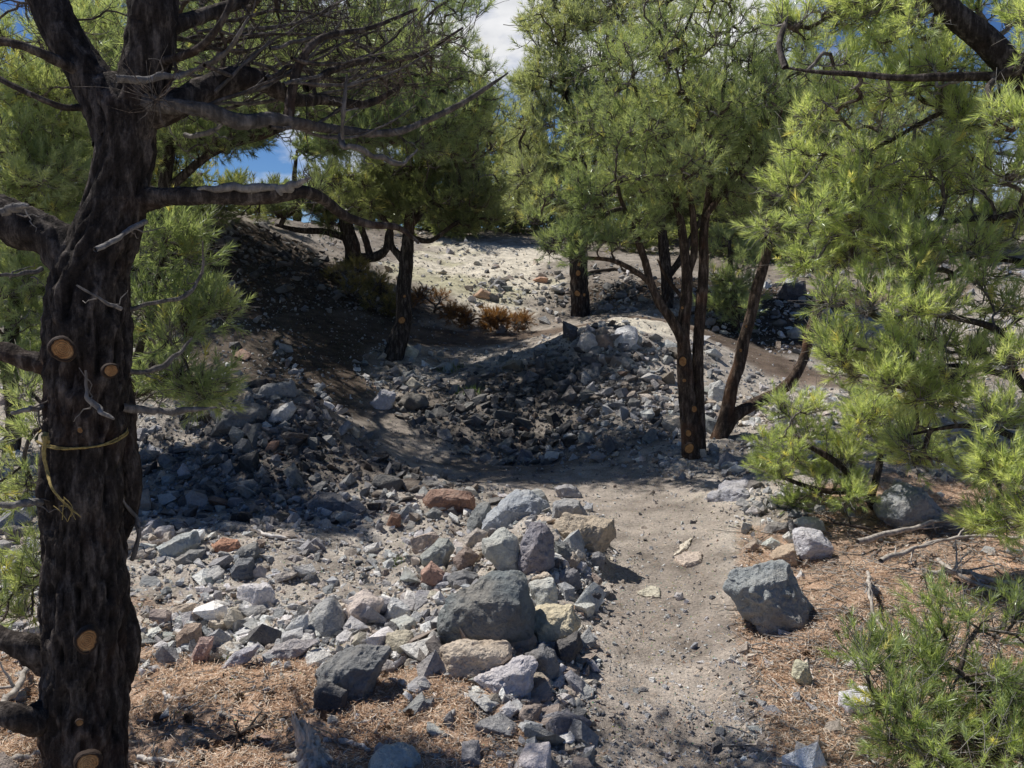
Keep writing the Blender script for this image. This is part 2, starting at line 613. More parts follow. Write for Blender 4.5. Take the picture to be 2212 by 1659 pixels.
def mat_cut():
    m, nt = newmat('sawn_wood')
    t = NT(nt)
    rad = t.n('Attribute', attribute_name='rad').outputs['Fac']
    pos = t.n('NewGeometry').outputs['Position']
    n1 = t.noise(pos, 70, 4, .65)
    n2 = t.noise(pos, 22, 3, .6)
    q = t.math('ADD', t.math('MULTIPLY', rad, 34.0), t.math('MULTIPLY', n2, 7.0))
    ring = t.math('SINE', q)
    c = t.ramp(n2, [(.3, (.30, .14, .055)), (.5, (.46, .245, .10)), (.72, (.58, .37, .18))])
    c = t.mix(t.math('MULTIPLY', t.ramp(ring, [(.5, (0, 0, 0)), (1, (1, 1, 1))]), .35), c, (.17, .075, .028))
    c = t.mix(1.0, c, t.ramp(n1, [(.3, (.62, .6, .58)), (.6, (1.1, 1.1, 1.1))]), 'MULTIPLY')
    e = t.math('ADD', rad, t.math('MULTIPLY', t.math('SUBTRACT', n1, .5), .5))
    c = t.mix(t.ramp(e, [(.8, (0, 0, 0)), (.98, (1, 1, 1))]), c, (.045, .03, .022))
    t.out(c, .8, t.bump(t.math('ADD', n1, t.math('MULTIPLY', ring, .2)), .6, .008), .2)
    return m


M_CUT = mat_cut()
M_TWINE = mat_simple('straw_twine', [(.3, (.22, .16, .055)), (.6, (.4, .31, .12)), (.8, (.52, .43, .22))], 120, 1, .9, .3)
M_SOIL = mat_ground()
M_NEEDLE = mat_needle('needle_green', (.10, .145, .085), (.34, .425, .255), (.63, .69, .43), .57, .06)
M_NEEDLE_Y = mat_needle('needle_yellow_green', (.16, .22, .10), (.50, .60, .325), (.78, .84, .53), .59, .06)
M_NEEDLE_B = mat_needle('needle_blue_green', (.11, .145, .095), (.38, .435, .30), (.60, .65, .45), .52, .04)
M_NEEDLE_FAR = mat_needle('needle_far', (.09, .12, .068), (.29, .34, .19), (.54, .58, .36), .52, .04)
M_RUST = mat_needle('needle_rust', (.14, .075, .042), (.38, .205, .105), (.52, .33, .18), .4, .03)
M_OLIVE = mat_needle('needle_olive', (.11, .10, .045), (.30, .26, .12), (.46, .38, .2), .35, .03)
M_LITTER = mat_needle('fallen_needles', (.21, .125, .08), (.60, .39, .255), (.9, .78, .64), .15, .0)
M_GRASS = mat_needle('grass_blade', (.05, .09, .015), (.11, .2, .03), (.2, .3, .06), .4)
M_CONE = mat_simple('cone_scale', [(.3, (.07, .042, .026)), (.55, (.2, .13, .08)), (.75, (.34, .24, .16))], 90, 1, .85, .4)
M_STUMP = mat_simple('stump_wood', [(.3, (.25, .21, .17)), (.55, (.58, .52, .45)), (.75, (.76, .70, .62))], 70, .3, .95, .6)

# ------------------------------------------------------------------ ground sheet
def blob(x, y, fx, fy, rx, ry, rot=0.0):
    c = hit(fx, fy)[0]
    dx, dy = x - c[0], y - c[1]
    ca, sa = math.cos(rot), math.sin(rot)
    return np.exp(-(((dx * ca + dy * sa) / rx) ** 2 + ((-dx * sa + dy * ca) / ry) ** 2))


def litter_mask(x, y):
    q = np.stack([x, y, np.zeros_like(x)], -1)
    n = fbm(q * 2.3 + 4, 4) * .28
    a = (1.15 * blob(x, y, 420, 1590, .95, .52) + 1.05 * blob(x, y, 830, 1560, .48, .36) + 1.5 * blob(x, y, 2020, 1360, .85, 1.05) + 1.1 * blob(x, y, 2250, 1500, 1, .8)
         + 1.1 * blob(x, y, 2050, 1120, .9, .7) + .9 * blob(x, y, 1950, 1640, .5, .4) + .8 * blob(x, y, 60, 1500, .6, .8)
         + .5 * blob(x, y, 1900, 640, 1.5, 1.2))
    return sstep(.35, .62, a + n) * sstep(.95, 1.35, trail_dist(x, y))


def build_ground():
    a = np.concatenate([np.arange(-44, 44, .2), np.arange(44, 316, 4.0)])
    a = np.radians(a)
    r = [.4]
    while r[-1] < 48:
        r.append(r[-1] * 1.0115)
    while r[-1] < 900:
        r.append(r[-1] * 1.09)
    r = np.array(r)
    na, nr = len(a), len(r)
    X = (r[:, None] * np.sin(a)[None]).ravel()
    Y = (r[:, None] * np.cos(a)[None]).ravel()
    X = np.append(X, 0)
    Y = np.append(Y, 0)
    Zz = Zraw(X, Y)
    td = trail_dist(X, Y)
    q = np.stack([X, Y, Zz], -1)
    rr = np.hypot(X, Y)
    fine = fbm(q * 22, 3) * .008 + fbm(q * 60, 2) * .003
    Zz = Zz + fine * (.3 + .7 * sstep(.8, 1.4, td)) * (rr < 40)
    # dug-out edges in the dirt bank
    nzz = fbm(q * 1.1 + 8, 4) * .3
    trail = 1 - sstep(.75, 1.3, td + nzz)
    lit = litter_mask(X, Y)
    pale = sstep(.3, .6, blob(X, Y, 1040, 575, 1.7, 3.6) + .8 * blob(X, Y, 1340, 700, .9, .6) + .5 * blob(X, Y, 1750, 870, .9, .5) + .45 * blob(X, Y, 1480, 1080, .5, .5) + nzz * .6)
    grass = sstep(.1, .5, fbm(q * .9 + 30, 4)) * pale * .8 * sstep(13, 14.5, Y)
    dark = sstep(.35, .7, blob(X, Y, 570, 590, 2.9, 2.9) + .8 * blob(X, Y, 1350, 620, 1.6, .9) + .8 * blob(X, Y, 1700, 640, 2, 1.5) + .9 * blob(X, Y, 1680, 735, 1.3, 1.3) + nzz * .5) * (1 - .6 * trail)  # dark soil of the banks with their tree shade painted in
    dark = np.maximum(dark, .55 * sstep(.35, .7, blob(X, Y, 640, 980, 1.3, .9) + blob(X, Y, 950, 900, 1.0, 1.0) + .7 * blob(X, Y, 1150, 880, 1.0, 1.0) + nzz * .5) * (1 - .7 * trail))  # shade painted into the soil of heap, hollow and mound
    dark = np.maximum(dark, .92 * sstep(.3, .65, blob(X, Y, 590, 760, 1.5, 2.1) + nzz * .6))  # shade over the left bank and berm, put into the colour
    dark = np.maximum(dark, .5 * sstep(.35, .7, blob(X, Y, 1180, 1000, 1.4, .55) + nzz * .5))  # painted shade on the hollow floor at the trail bend
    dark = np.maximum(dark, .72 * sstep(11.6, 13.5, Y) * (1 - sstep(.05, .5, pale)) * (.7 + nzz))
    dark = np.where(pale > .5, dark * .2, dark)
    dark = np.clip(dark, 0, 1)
    idx = np.arange(na * nr).reshape(nr, na)
    i2 = np.roll(idx, -1, 1)
    quads = np.stack([idx[:-1], idx[1:], i2[1:], i2[:-1]], -1).reshape(-1, 4)
    tri = np.stack([np.full(na, na * nr), idx[0], i2[0]], -1)
    me = mesh_np('ground', np.stack([X, Y, Zz], -1), [quads, tri],
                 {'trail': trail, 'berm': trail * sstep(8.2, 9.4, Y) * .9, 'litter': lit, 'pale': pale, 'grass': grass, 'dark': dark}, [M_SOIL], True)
    link('ground', me, kind='structure')


build_ground()

# ------------------------------------------------------------------ stones
PAL = {'blue': (.385, .395, .41), 'slate': (.285, .288, .296), 'dark': (.12, .12, .127), 'grey': (.48, .472, .46), 'tan': (.62, .52, .395), 'rust': (.47, .24, .14),
       'white': (.86, .84, .80), 'green': (.31, .34, .322), 'brown': (.36, .275, .21), 'pink': (.60, .52, .45), 'pale': (.74, .72, .68)}


def hull_mesh(pts):
    bm = bmesh.new()
    for p in pts:
        bm.verts.new(p)
    r = bmesh.ops.convex_hull(bm, input=bm.verts[:])
    bmesh.ops.delete(bm, geom=list({g for g in r['geom_interior'] + r['geom_unused'] if isinstance(g, bmesh.types.BMVert)}), context='VERTS')
    bm.verts.ensure_lookup_table()
    return bm


def finish_rock(bm, name, size, seed, rough=1.0, div=16, bevel=.03, strata=0.0):
    bmesh.ops.dissolve_limit(bm, angle_limit=math.radians(7), verts=bm.verts[:], edges=bm.edges[:])
    bmesh.ops.bevel(bm, geom=bm.edges[:], offset=size * bevel, segments=1, affect='EDGES', clamp_overlap=True, profile=.6)
    bmesh.ops.triangulate(bm, faces=bm.faces[:])
    for k in range(6):
        long = [e for e in bm.edges if e.calc_length() > size / div]
        if not long:
            break
        bmesh.ops.subdivide_edges(bm, edges=long, cuts=1)
        bmesh.ops.triangulate(bm, faces=[f for f in bm.faces if len(f.verts) > 3])
        if len(bm.verts) > 14000:
            break
    bmesh.ops.recalc_face_normals(bm, faces=bm.faces[:])
    bm.normal_update()
    V = np.array([v.co[:] for v in bm.verts])
    N = np.array([v.normal[:] for v in bm.verts])
    p = V / size + seed * 3.7
    cell = np.round(fbm(p * 2.2, 3) * 3.2) / 3.2          # chipped steps
    rid = np.abs(fbm(p * 3.1 + 7, 3))
    d = .045 * fbm(p * 1.6, 3) + .026 * cell - .022 * np.maximum(.16 - rid, 0) / .16 + .02 * fbm(p * 5, 3) + .016 * fbm(p * 14, 3)
    if strata:
        ax = np.array([.18, .1, .97])
        d = d + strata * np.round(np.sin((p @ ax) * 16 + 2 * fbm(p * 2, 2))) * .5
    V = V + N * (d * rough * size)[:, None]
    for v, c in zip(bm.verts, V):
        v.co = c
    me = bpy.data.meshes.new(name)
    bm.to_mesh(me)
    bm.free()
    me.polygons.foreach_set('use_smooth', np.ones(len(me.polygons), bool))
    me.set_sharp_from_angle(angle=math.radians(38))
    me.materials.append(M_ROCK)
    return me


HERO_XY = []


def put_rock(name, me, loc, color, label, cat, group=None, scale=None, rot=None):
    o = link(name, me, label=label, category=cat)
    o.location = loc
    if scale is not None:
        o.scale = scale
    if rot is not None:
        o.rotation_euler = rot
    if group:
        o['group'] = group
    j = rng.uniform(.9, 1.1)
    lum = .3 * color[0] + .6 * color[1] + .1 * color[2]
    color = [c * .86 + lum * .14 for c in color]
    o.color = tuple(min(1, c * j * rng.uniform(.96, 1.04)) for c in color) + (1,)
    return o


def hero(seed, outline, col, label, thick=.75, flat=0.0, name='boulder', cat=None, group=None, rough=1.0, strata=0.0, dd=0.0):
    r = np.random.default_rng(seed)
    ol = np.asarray(outline, float)
    c2 = ol.mean(0)
    if flat:
        pts, ds = hits(ol[:, 0], ol[:, 1])
        ctr = pts.mean(0)
        w = np.ptp(pts[:, 0]) * .5 + np.ptp(pts[:, 1]) * .5
        top = pts * .86 + ctr * .14
        top[:, 2] += flat * w
        low = pts.copy()
        low[:, 2] -= .25 * flat * w + .01
        allp = np.concatenate([low, pts + [0, 0, .45 * flat * w], top + r.uniform(-.03, .03, top.shape) * w])
        size = w
    else:
        by = ol[:, 1].max()
        bx = ol[ol[:, 1] > by - .25 * np.ptp(ol[:, 1])][:, 0].mean()
        g, d = hit(bx, by)
        d += dd
        wm = np.ptp(ol[:, 0]) * K * d / FPX
        hm = np.ptp(ol[:, 1]) * K * d / FPX
        t = thick * (wm * hm) ** .5
        d += t * .35
        pts = np.array([P(x, y, d) for x, y in ol])
        ctr = pts.mean(0)
        back = np.array([0, 1.0, 0])
        rel = pts - ctr
        front = ctr + rel * r.uniform(.45, .8, (len(ol), 1)) - back * t * r.uniform(.3, .55, (len(ol), 1))
        rear = ctr + rel * r.uniform(.5, .85, (len(ol), 1)) + back * t * r.uniform(.35, .6, (len(ol), 1))
        lowm = ol[:, 1] > by - .3 * np.ptp(ol[:, 1])
        low = pts[lowm] - [0, 0, .12 * hm]
        allp = np.concatenate([pts, front, rear, low, low + back * t * .4, low - back * t * .25])
        size = (wm * hm) ** .5
    base = np.array([ctr[0], ctr[1], allp[:, 2].min()])
    bm = hull_mesh(allp - base)
    npx = size / (d if not flat else ds.mean()) * FPX
    me = finish_rock(bm, name, size, seed, rough, div=float(np.clip(npx / 3.2, 8, 30)), bevel=.018, strata=strata)
    o = put_rock(name, me, base, PAL[col] if isinstance(col, str) else tuple(min(.88, q * 1.8) for q in col), label, cat or ('boulder' if name == 'boulder' else 'stone'), group)
    HERO_XY.append((ctr[0], ctr[1], size * .55))
    return o


H = hero
# --- pile beside the trail
H(1, [(1035, 1130), (1075, 1085), (1110, 1060), (1150, 1058), (1185, 1085), (1192, 1112), (1160, 1125), (1120, 1148), (1060, 1145)], (.27, .295, .335), 'pale blue grey slab leaning on the far end of the boulder pile', .8)
H(2, [(1126, 1160), (1152, 1125), (1171, 1123), (1201, 1160), (1198, 1205), (1181, 1232), (1156, 1238), (1116, 1232)], 'blue', 'upright blue grey rock in the middle of the boulder pile', .7)
H(3, [(1196, 1137), (1216, 1110), (1280, 1112), (1326, 1122), (1332, 1158), (1291, 1190), (1251, 1178), (1201, 1158)], (.36, .29, .20), 'broad tan block jutting from the pile toward the trail', .8)
H(4, [(1191, 1085), (1221, 1075), (1251, 1080), (1268, 1112), (1221, 1115), (1194, 1122)], 'grey', 'flat grey rock behind the broad tan block', .8)
H(5, [(1196, 1052), (1221, 1045), (1246, 1050), (1256, 1070), (1206, 1076)], 'grey', 'small grey rock at the far tip of the boulder pile', name='stone')
H(6, [(1196, 1165), (1221, 1172), (1243, 1195), (1224, 1215), (1201, 1205)], 'slate', 'small slate rock wedged under the broad tan block', name='stone')
H(7, [(942, 1350), (962, 1290), (1008, 1262), (1055, 1238), (1112, 1238), (1140, 1262), (1153, 1318), (1148, 1352), (1085, 1368), (1068, 1395), (985, 1390)], (.125, .15, .15), 'largest dark blue green boulder in the pile beside the trail', .75, rough=.8)
H(8, [(1002, 1160), (1030, 1137), (1055, 1150), (1040, 1182), (1000, 1178)], 'pink', 'pinkish tan stone beside the pale blue slab', name='stone')
H(9, [(1042, 1165), (1090, 1140), (1118, 1160), (1122, 1225), (1080, 1232), (1040, 1195)], 'pale', 'pale veined rock against the upright blue grey rock', .8)
H(10, [(908, 1202), (948, 1163), (970, 1162), (983, 1185), (960, 1222), (915, 1227)], 'grey', 'grey wedge shaped rock at the near trunk side of the pile', .8)
H(11, [(1010, 1130), (1030, 1087), (1058, 1082), (1066, 1110), (1040, 1140), (1015, 1152)], 'green', 'rounded green grey rock under the edge of the pale slab', .8)
H(12, [(978, 1205), (1005, 1180), (1036, 1200), (1012, 1235), (985, 1230)], 'brown', 'brown stone below the pinkish tan stone', name='stone')
H(13, [(908, 1232), (930, 1212), (970, 1243), (952, 1265), (913, 1260)], (.34, .2, .14), 'reddish stone in front of the grey wedge', name='stone')
H(14, [(965, 1250), (1000, 1228), (1035, 1240), (1030, 1262), (985, 1268)], 'slate', 'slate stone behind the largest dark boulder', name='stone')
H(15, [(1140, 1258), (1198, 1250), (1203, 1282), (1196, 1315), (1158, 1320)], 'pale', 'squarish pale stone right behind the largest dark boulder', .8)
H(16, [(1138, 1355), (1141, 1330), (1171, 1312), (1236, 1303), (1252, 1350), (1226, 1372), (1156, 1388)], (.47, .40, .27), 'yellowish tan block on top of the near end of the pile', .9)
H(17, [(1080, 1375), (1095, 1355), (1141, 1357), (1160, 1377), (1156, 1402), (1126, 1412), (1085, 1395)], (.33, .24, .18), 'pinkish brown round stone under the yellowish block', .9, name='stone')
H(18, [(944, 1432), (955, 1400), (1000, 1385), (1100, 1383), (1115, 1400), (1108, 1427), (1030, 1458), (945, 1466)], (.40, .31, .24), 'long flat pinkish slab in front of the largest boulder', .6, strata=.03)
H(19, [(1020, 1468), (1106, 1425), (1136, 1420), (1163, 1432), (1158, 1460), (1150, 1497), (1126, 1508), (1060, 1492)], 'pale', 'pale angular block at the near foot of the pile', .7)
H(20, [(1131, 1412), (1171, 1385), (1201, 1405), (1209, 1447), (1196, 1472), (1161, 1457)], 'slate', 'shaded slate block right of the pale angular block', .7)
H(21, [(1200, 1385), (1251, 1358), (1260, 1395), (1235, 1425), (1205, 1440)], 'dark', 'dark stone tucked under the yellowish tan block', name='stone')
H(22, [(918, 1388), (935, 1360), (960, 1375), (967, 1400), (932, 1418)], 'pale', 'whitish stone at the foot of the largest boulder', name='stone')
H(23, [(1205, 1240), (1222, 1222), (1250, 1230), (1255, 1262), (1225, 1275), (1203, 1268)], 'slate', 'slate stone in the gap behind the squarish pale stone', name='stone')
H(24, [(1255, 1280), (1280, 1270), (1300, 1285), (1290, 1310), (1262, 1312)], 'dark', 'dark stone on the trail edge of the pile', name='stone')
H(25, [(1216, 1200), (1238, 1192), (1255, 1208), (1245, 1228), (1222, 1225)], 'tan', 'small tan stone at the trail side middle of the pile', name='stone')
H(26, [(1270, 1195), (1295, 1190), (1312, 1205), (1300, 1228), (1276, 1222)], 'slate', 'small slate stone just below the broad tan block', name='stone')
# --- near foreground
H(30, [(652, 1352), (685, 1310), (715, 1288), (740, 1322), (746, 1357), (710, 1372), (665, 1372)], 'grey', 'smooth grey many sided boulder alone in front of the stony ground', .9, rough=.6)
H(31, [(612, 1362), (648, 1330), (665, 1325), (668, 1367), (640, 1372)], 'white', 'white shard leaning on the smooth grey boulder', .4, name='stone')
H(32, [(745, 1305), (785, 1272), (832, 1295), (812, 1332), (760, 1342)], (.5, .44, .36), 'cream flat rock right of the smooth grey boulder', .9)
H(33, [(830, 1328), (845, 1288), (885, 1308), (893, 1326), (860, 1340)], 'white', 'white pointed stone beside the cream flat rock', name='stone')
H(34, [(675, 1455), (735, 1410), (785, 1393), (845, 1400), (820, 1457), (795, 1500), (755, 1512), (745, 1480), (690, 1477)], 'slate', 'dark slate boulder on the brown needle litter', .8)
H(35, [(677, 1490), (700, 1470), (752, 1490), (742, 1527), (705, 1535), (677, 1522)], 'dark', 'dark block at the near foot of the slate boulder', .7, name='stone')
H(36, [(840, 1362), (880, 1348), (898, 1358), (875, 1374)], 'pale', 'flat pale stone between the litter and the pile', flat=.3, name='stone')
H(37, [(795, 1655), (820, 1617), (860, 1610), (910, 1630), (918, 1675), (800, 1680)], 'pale', 'pale boulder cut by the bottom edge of the picture', .9)
H(38, [(380, 1377), (400, 1350), (435, 1346), (436, 1382), (415, 1402), (385, 1402)], (.27, .19, .13), 'brown cube shaped stone near the foot of the near trunk', name='stone')
H(39, [(410, 1430), (430, 1375), (465, 1372), (455, 1407), (440, 1434)], (.36, .24, .19), 'reddish upright slab beside the brown cube shaped stone', .5, name='stone')
H(40, [(477, 1442), (505, 1405), (560, 1393), (540, 1427), (490, 1447)], (.36, .37, .38), 'pale blue grey flat slab at the edge of the litter', .5, name='stone')
H(41, [(560, 1425), (590, 1392), (640, 1380), (690, 1385), (660, 1410), (600, 1425)], 'grey', 'cluster forming grey flat stone behind the slate boulder', .6, name='stone')
H(42, [(335, 1182), (380, 1155), (425, 1144), (437, 1170), (415, 1187), (360, 1202)], (.31, .335, .31), 'long pale green grey block on the sunlit stony ground', .7)
H(43, [(457, 1177), (480, 1161), (515, 1166), (522, 1181), (500, 1192), (465, 1189)], (.46, .22, .12), 'bright orange slab on the sunlit stony ground', .8, name='stone')
H(44, [(498, 1207), (520, 1180), (555, 1171), (562, 1192), (540, 1213)], 'slate', 'grey slate wedge below the bright orange slab', name='stone')
H(45, [(495, 1232), (515, 1206), (547, 1206), (549, 1240), (525, 1253), (500, 1247)], (.11, .12, .135), 'dark blue block in front of the grey slate wedge', name='stone')
H(46, [(325, 1152), (345, 1136), (375, 1136), (379, 1155), (350, 1163)], 'pale', 'cream slab behind the long green grey block', name='stone')
H(47, [(296, 1155), (325, 1133), (330, 1150), (306, 1162)], 'white', 'white slab nearest the trunk on the stony ground', name='stone')
H(48, [(372, 1208), (410, 1187), (446, 1186), (425, 1212), (385, 1218)], 'slate', 'dark slab half under the long green grey block', .6, name='stone')
H(49, [(285, 1202), (305, 1180), (333, 1185), (320, 1206)], 'pink', 'pinkish slab at the trunk end of the green grey block', name='stone')
H(50, [(913, 1082), (930, 1060), (1015, 1056), (1028, 1070), (1026, 1102), (995, 1108), (925, 1100)], (.24, .13, .085), 'long red brown block fallen at the foot of the shaded heap', .6)
H(51, [(833, 1133), (845, 1104), (866, 1110), (866, 1132), (848, 1140)], 'rust', 'rust red stone left of the long red brown block', name='stone')
H(52, [(915, 1110), (935, 1098), (955, 1105), (950, 1120), (925, 1122)], 'green', 'small green grey stone under the long red brown block', name='stone')
# --- shaded heap
H(55, [(458, 932), (480, 885), (530, 866), (572, 875), (578, 902), (540, 932), (495, 942)], (.12, .117, .118), 'big dark boulder on the crest of the shaded heap', .8)
H(56, [(580, 907), (590, 885), (630, 868), (639, 885), (620, 912), (595, 914)], (.40, .39, .38), 'pale grey boulder beside the big dark one on the heap', .8)
H(57, [(553, 852), (575, 828), (635, 824), (642, 852), (580, 862)], 'slate', 'slate slab above the big dark boulder on the heap', .8)
H(58, [(553, 926), (570, 910), (589, 920), (580, 934)], 'pale', 'bluish white stone below the pale grey boulder', name='stone')
H(59, [(572, 972), (583, 952), (604, 952), (596, 977)], (.36, .18, .10), 'orange stone low on the shaded heap', name='stone')
H(60, [(380, 1018), (395, 1000), (416, 1020), (392, 1028)], 'grey', 'grey pointed stone at the trunk end of the heap', name='stone')
H(61, [(755, 935), (765, 922), (778, 932), (772, 948)], 'tan', 'small tan stone on the trail side shoulder of the heap', name='stone')
# --- trail
H(62, [(1373, 1284), (1406, 1269), (1427, 1275), (1426, 1291), (1400, 1292)], (.5, .42, .31), 'flat tan stone bedded in the middle of the trail', flat=.12, name='stone')
H(63, [(1455, 1288), (1461, 1279), (1474, 1279), (1477, 1293), (1463, 1296)], 'pale', 'small pale stone right of the flat tan one on the trail', name='stone')
H(64, [(1451, 1203), (1481, 1170), (1497, 1161), (1487, 1186), (1467, 1200)], (.52, .46, .37), 'thin pale sliver of stone lying on the trail', flat=.08, name='stone')
H(65, [(1456, 1211), (1486, 1197), (1517, 1196), (1514, 1218), (1476, 1227)], (.44, .34, .26), 'pinkish flat stone next to the thin sliver on the trail', flat=.14, name='stone')
# --- right of the trail
H(70, [(1567, 1272), (1585, 1232), (1636, 1217), (1698, 1213), (1723, 1255), (1753, 1315), (1743, 1357), (1696, 1368), (1646, 1346), (1600, 1305)], (.235, .25, .245), 'large grey green boulder alone on the right edge of the trail', .9, rough=1.1)
H(71, [(1716, 1150), (1728, 1140), (1771, 1145), (1800, 1175), (1793, 1197), (1751, 1208), (1723, 1190)], (.72, .69, .66), 'bright white boulder in the small cairn right of the trail', .9)
H(72, [(1714, 1130), (1736, 1117), (1776, 1120), (1783, 1142), (1740, 1150)], (.56, .46, .40), 'pinkish white rock behind the bright white boulder', .9)
H(73, [(1650, 1152), (1661, 1130), (1701, 1130), (1706, 1152)], 'slate', 'grey flat topped rock at the back of the small cairn', .9, name='stone')
H(74, [(1658, 1202), (1681, 1185), (1716, 1174), (1723, 1216), (1691, 1220)], (.42, .31, .21), 'tan block in front of the small cairn', .8, name='stone')
H(75, [(1607, 1182), (1631, 1160), (1643, 1175), (1621, 1192)], 'tan', 'tan wedge on the trail side of the small cairn', name='stone')
H(76, [(1645, 1177), (1666, 1159), (1688, 1170), (1670, 1188)], 'white', 'small white stone in the middle of the small cairn', name='stone')
H(77, [(1690, 1160), (1704, 1148), (1718, 1160), (1708, 1178)], 'white', 'rounded white stone left of the bright white boulder', name='stone')
H(78, [(1520, 1087), (1556, 1062), (1622, 1045), (1614, 1075), (1560, 1083)], (.30, .31, .325), 'flat blue grey sheet of rock flush with the trail edge', flat=.12)
H(79, [(1897, 1112), (1916, 1065), (1966, 1049), (2021, 1080), (2072, 1130), (2021, 1147), (1951, 1132)], (.235, .25, .265), 'broad grey rock shaded by the low pine boughs', 1.0)
H(80, [(1815, 1507), (1831, 1495), (1876, 1484), (1893, 1500), (1880, 1527), (1846, 1552), (1831, 1547)], (.60, .53, .49), 'pinkish white stone beside the small foreground pine', .9, name='stone')
H(81, [(1712, 1462), (1721, 1430), (1746, 1429), (1757, 1465), (1741, 1487)], (.40, .37, .24), 'yellowish lichen covered stone on the right litter', .7, name='stone')
H(82, [(1820, 1445), (1838, 1428), (1873, 1437), (1865, 1452)], 'pale', 'flat pale stone half under the small foreground pine', flat=.25, name='stone')
H(83, [(1718, 1251), (1731, 1231), (1741, 1250)], 'white', 'small white stone right of the large grey green boulder', name='stone')
H(84, [(1870, 1280), (1877, 1258), (1902, 1272), (1890, 1288)], 'slate', 'dark slate chip among the twigs right of the trail', name='stone')
H(85, [(1700, 1115), (1712, 1100), (1745, 1108), (1740, 1125)], 'slate', 'dark slab under the boughs behind the small cairn', name='stone')
# --- middle distance
H(90, [(1320, 742), (1331, 710), (1355, 703), (1374, 706), (1380, 727), (1372, 752), (1336, 753)], (.56, .54, .56), 'rounded white boulder on top of the rubble mound', .9, rough=.6)
H(91, [(1246, 745), (1254, 724), (1270, 714), (1284, 724), (1294, 742), (1286, 758), (1262, 760)], (.42, .41, .40), 'pale grey boulder left end on top of the rubble mound', .9, rough=.7)
H(92, [(1278, 745), (1288, 726), (1306, 717), (1322, 728), (1326, 746), (1304, 757)], 'brown', 'brown grey boulder between the two pale ones on the mound', .9)
H(93, [(798, 872), (826, 840), (857, 852), (846, 876), (820, 886)], (.42, .41, .40), 'pale tilted slab in the shaded hollow', .5)
H(94, [(857, 873), (880, 846), (915, 855), (929, 872), (905, 886), (880, 884)], (.10, .09, .08), 'dark hunched rock right of the pale tilted slab', .8)
H(95, [(1684, 640), (1690, 612), (1740, 606), (1746, 640), (1715, 650)], 'dark', 'large dark rock on the far right bank', .8)
H(96, [(1700, 716), (1718, 706), (1734, 716), (1730, 733), (1708, 733)], 'grey', 'rounded grey stone on the right bank by the curved stem', name='stone')
H(97, [(868, 765), (880, 742), (905, 758), (898, 772)], (.44, .40, .34), 'cream stone at the foot of the small leaning pine', name='stone')
H(98, [(1530, 870), (1534, 830), (1555, 822), (1574, 838), (1572, 868)], (.44, .43, .43), 'pale grey rock right of the twin stem pine', .8)
H(99, [(1022, 640), (1040, 622), (1062, 632), (1060, 645)], (.45, .27, .17), 'orange rock at the foot of the pale slope', name='stone')
H(100, [(1058, 618), (1075, 600), (1098, 612), (1090, 625)], 'slate', 'dark grey rock on the pale slope', name='stone')
H(101, [(1150, 605), (1165, 596), (1185, 600), (1180, 612)], (.5, .27, .17), 'orange red stone high on the pale slope', name='stone')
H(102, [(1268, 1020 - 30), (1290, 975), (1310, 985), (1300, 998)], 'grey', 'grey stone on the floor of the shaded hollow', name='stone')

# --- medium stones: individuals that share a look and a place
TEMPL = []
for k in range(12):
    r = np.random.default_rng(500 + k)
    m = 15
    p = r.uniform(-1, 1, (m, 3))
    p /= np.max(np.abs(p), axis=1, keepdims=True) ** .75
    p *= np.array([1, r.uniform(.62, .95), r.uniform(.38, .8)]) * .5
    bm = hull_mesh(p)
    TEMPL.append(finish_rock(bm, 'stone', .8, 40 + k, .9, div=9, bevel=.018))

ZONES = [  # phrase, centre, radii, count, median size, palette weights
    ('in the shaded heap behind the near trunk', (640, 985), (1.15, .75), 46, .135, dict(slate=4, dark=4, brown=2, grey=2, rust=.8)),
    ('on the sunlit stony ground right of the near trunk', (640, 1235), (1.15, .55), 44, .07, dict(grey=4, tan=2.4, pale=3, slate=3, pink=.8, brown=1)),
    ('among the slabs left of the smooth grey boulder', (560, 1370), (.75, .28), 16, .10, dict(pale=4, tan=3, grey=2, slate=1)),
    ('around the boulder pile beside the trail', (1120, 1270), (.42, .95), 26, .10, dict(grey=3, pale=2, tan=2, slate=3, brown=1)),
    ('on the rubble mound behind the hollow', (1290, 850), (1.0, .95), 40, .14, dict(slate=3, dark=2, grey=3, tan=3, brown=2, pale=1)),
    ('below the small leaning pine in the hollow', (820, 830), (.9, .9), 22, .12, dict(slate=3, grey=3, pale=1.5, brown=1)),
    ('right of the twin stem pine by the trail', (1650, 890), (.8, .6), 16, .13, dict(tan=4, pale=2, grey=2, pink=1)),
    ('on the dark bank above the berm', (600, 570), (1.6, 1.3), 12, .2, dict(dark=3, slate=3, brown=2)),
]
COLW = {'slate': 'slate', 'dark': 'dark', 'brown': 'brown', 'grey': 'grey', 'rust': 'rusty', 'tan': 'tan', 'pale': 'pale', 'pink': 'pinkish'}
MID = []


def free(x, y, s):
    for a, b, r_ in HERO_XY:
        if (x - a) ** 2 + (y - b) ** 2 < (r_ * .8 + s * .35) ** 2:
            return False
    for a, b, r_ in MID:
        if (x - a) ** 2 + (y - b) ** 2 < (r_ * .45 + s * .45) ** 2:
            return False
    return True


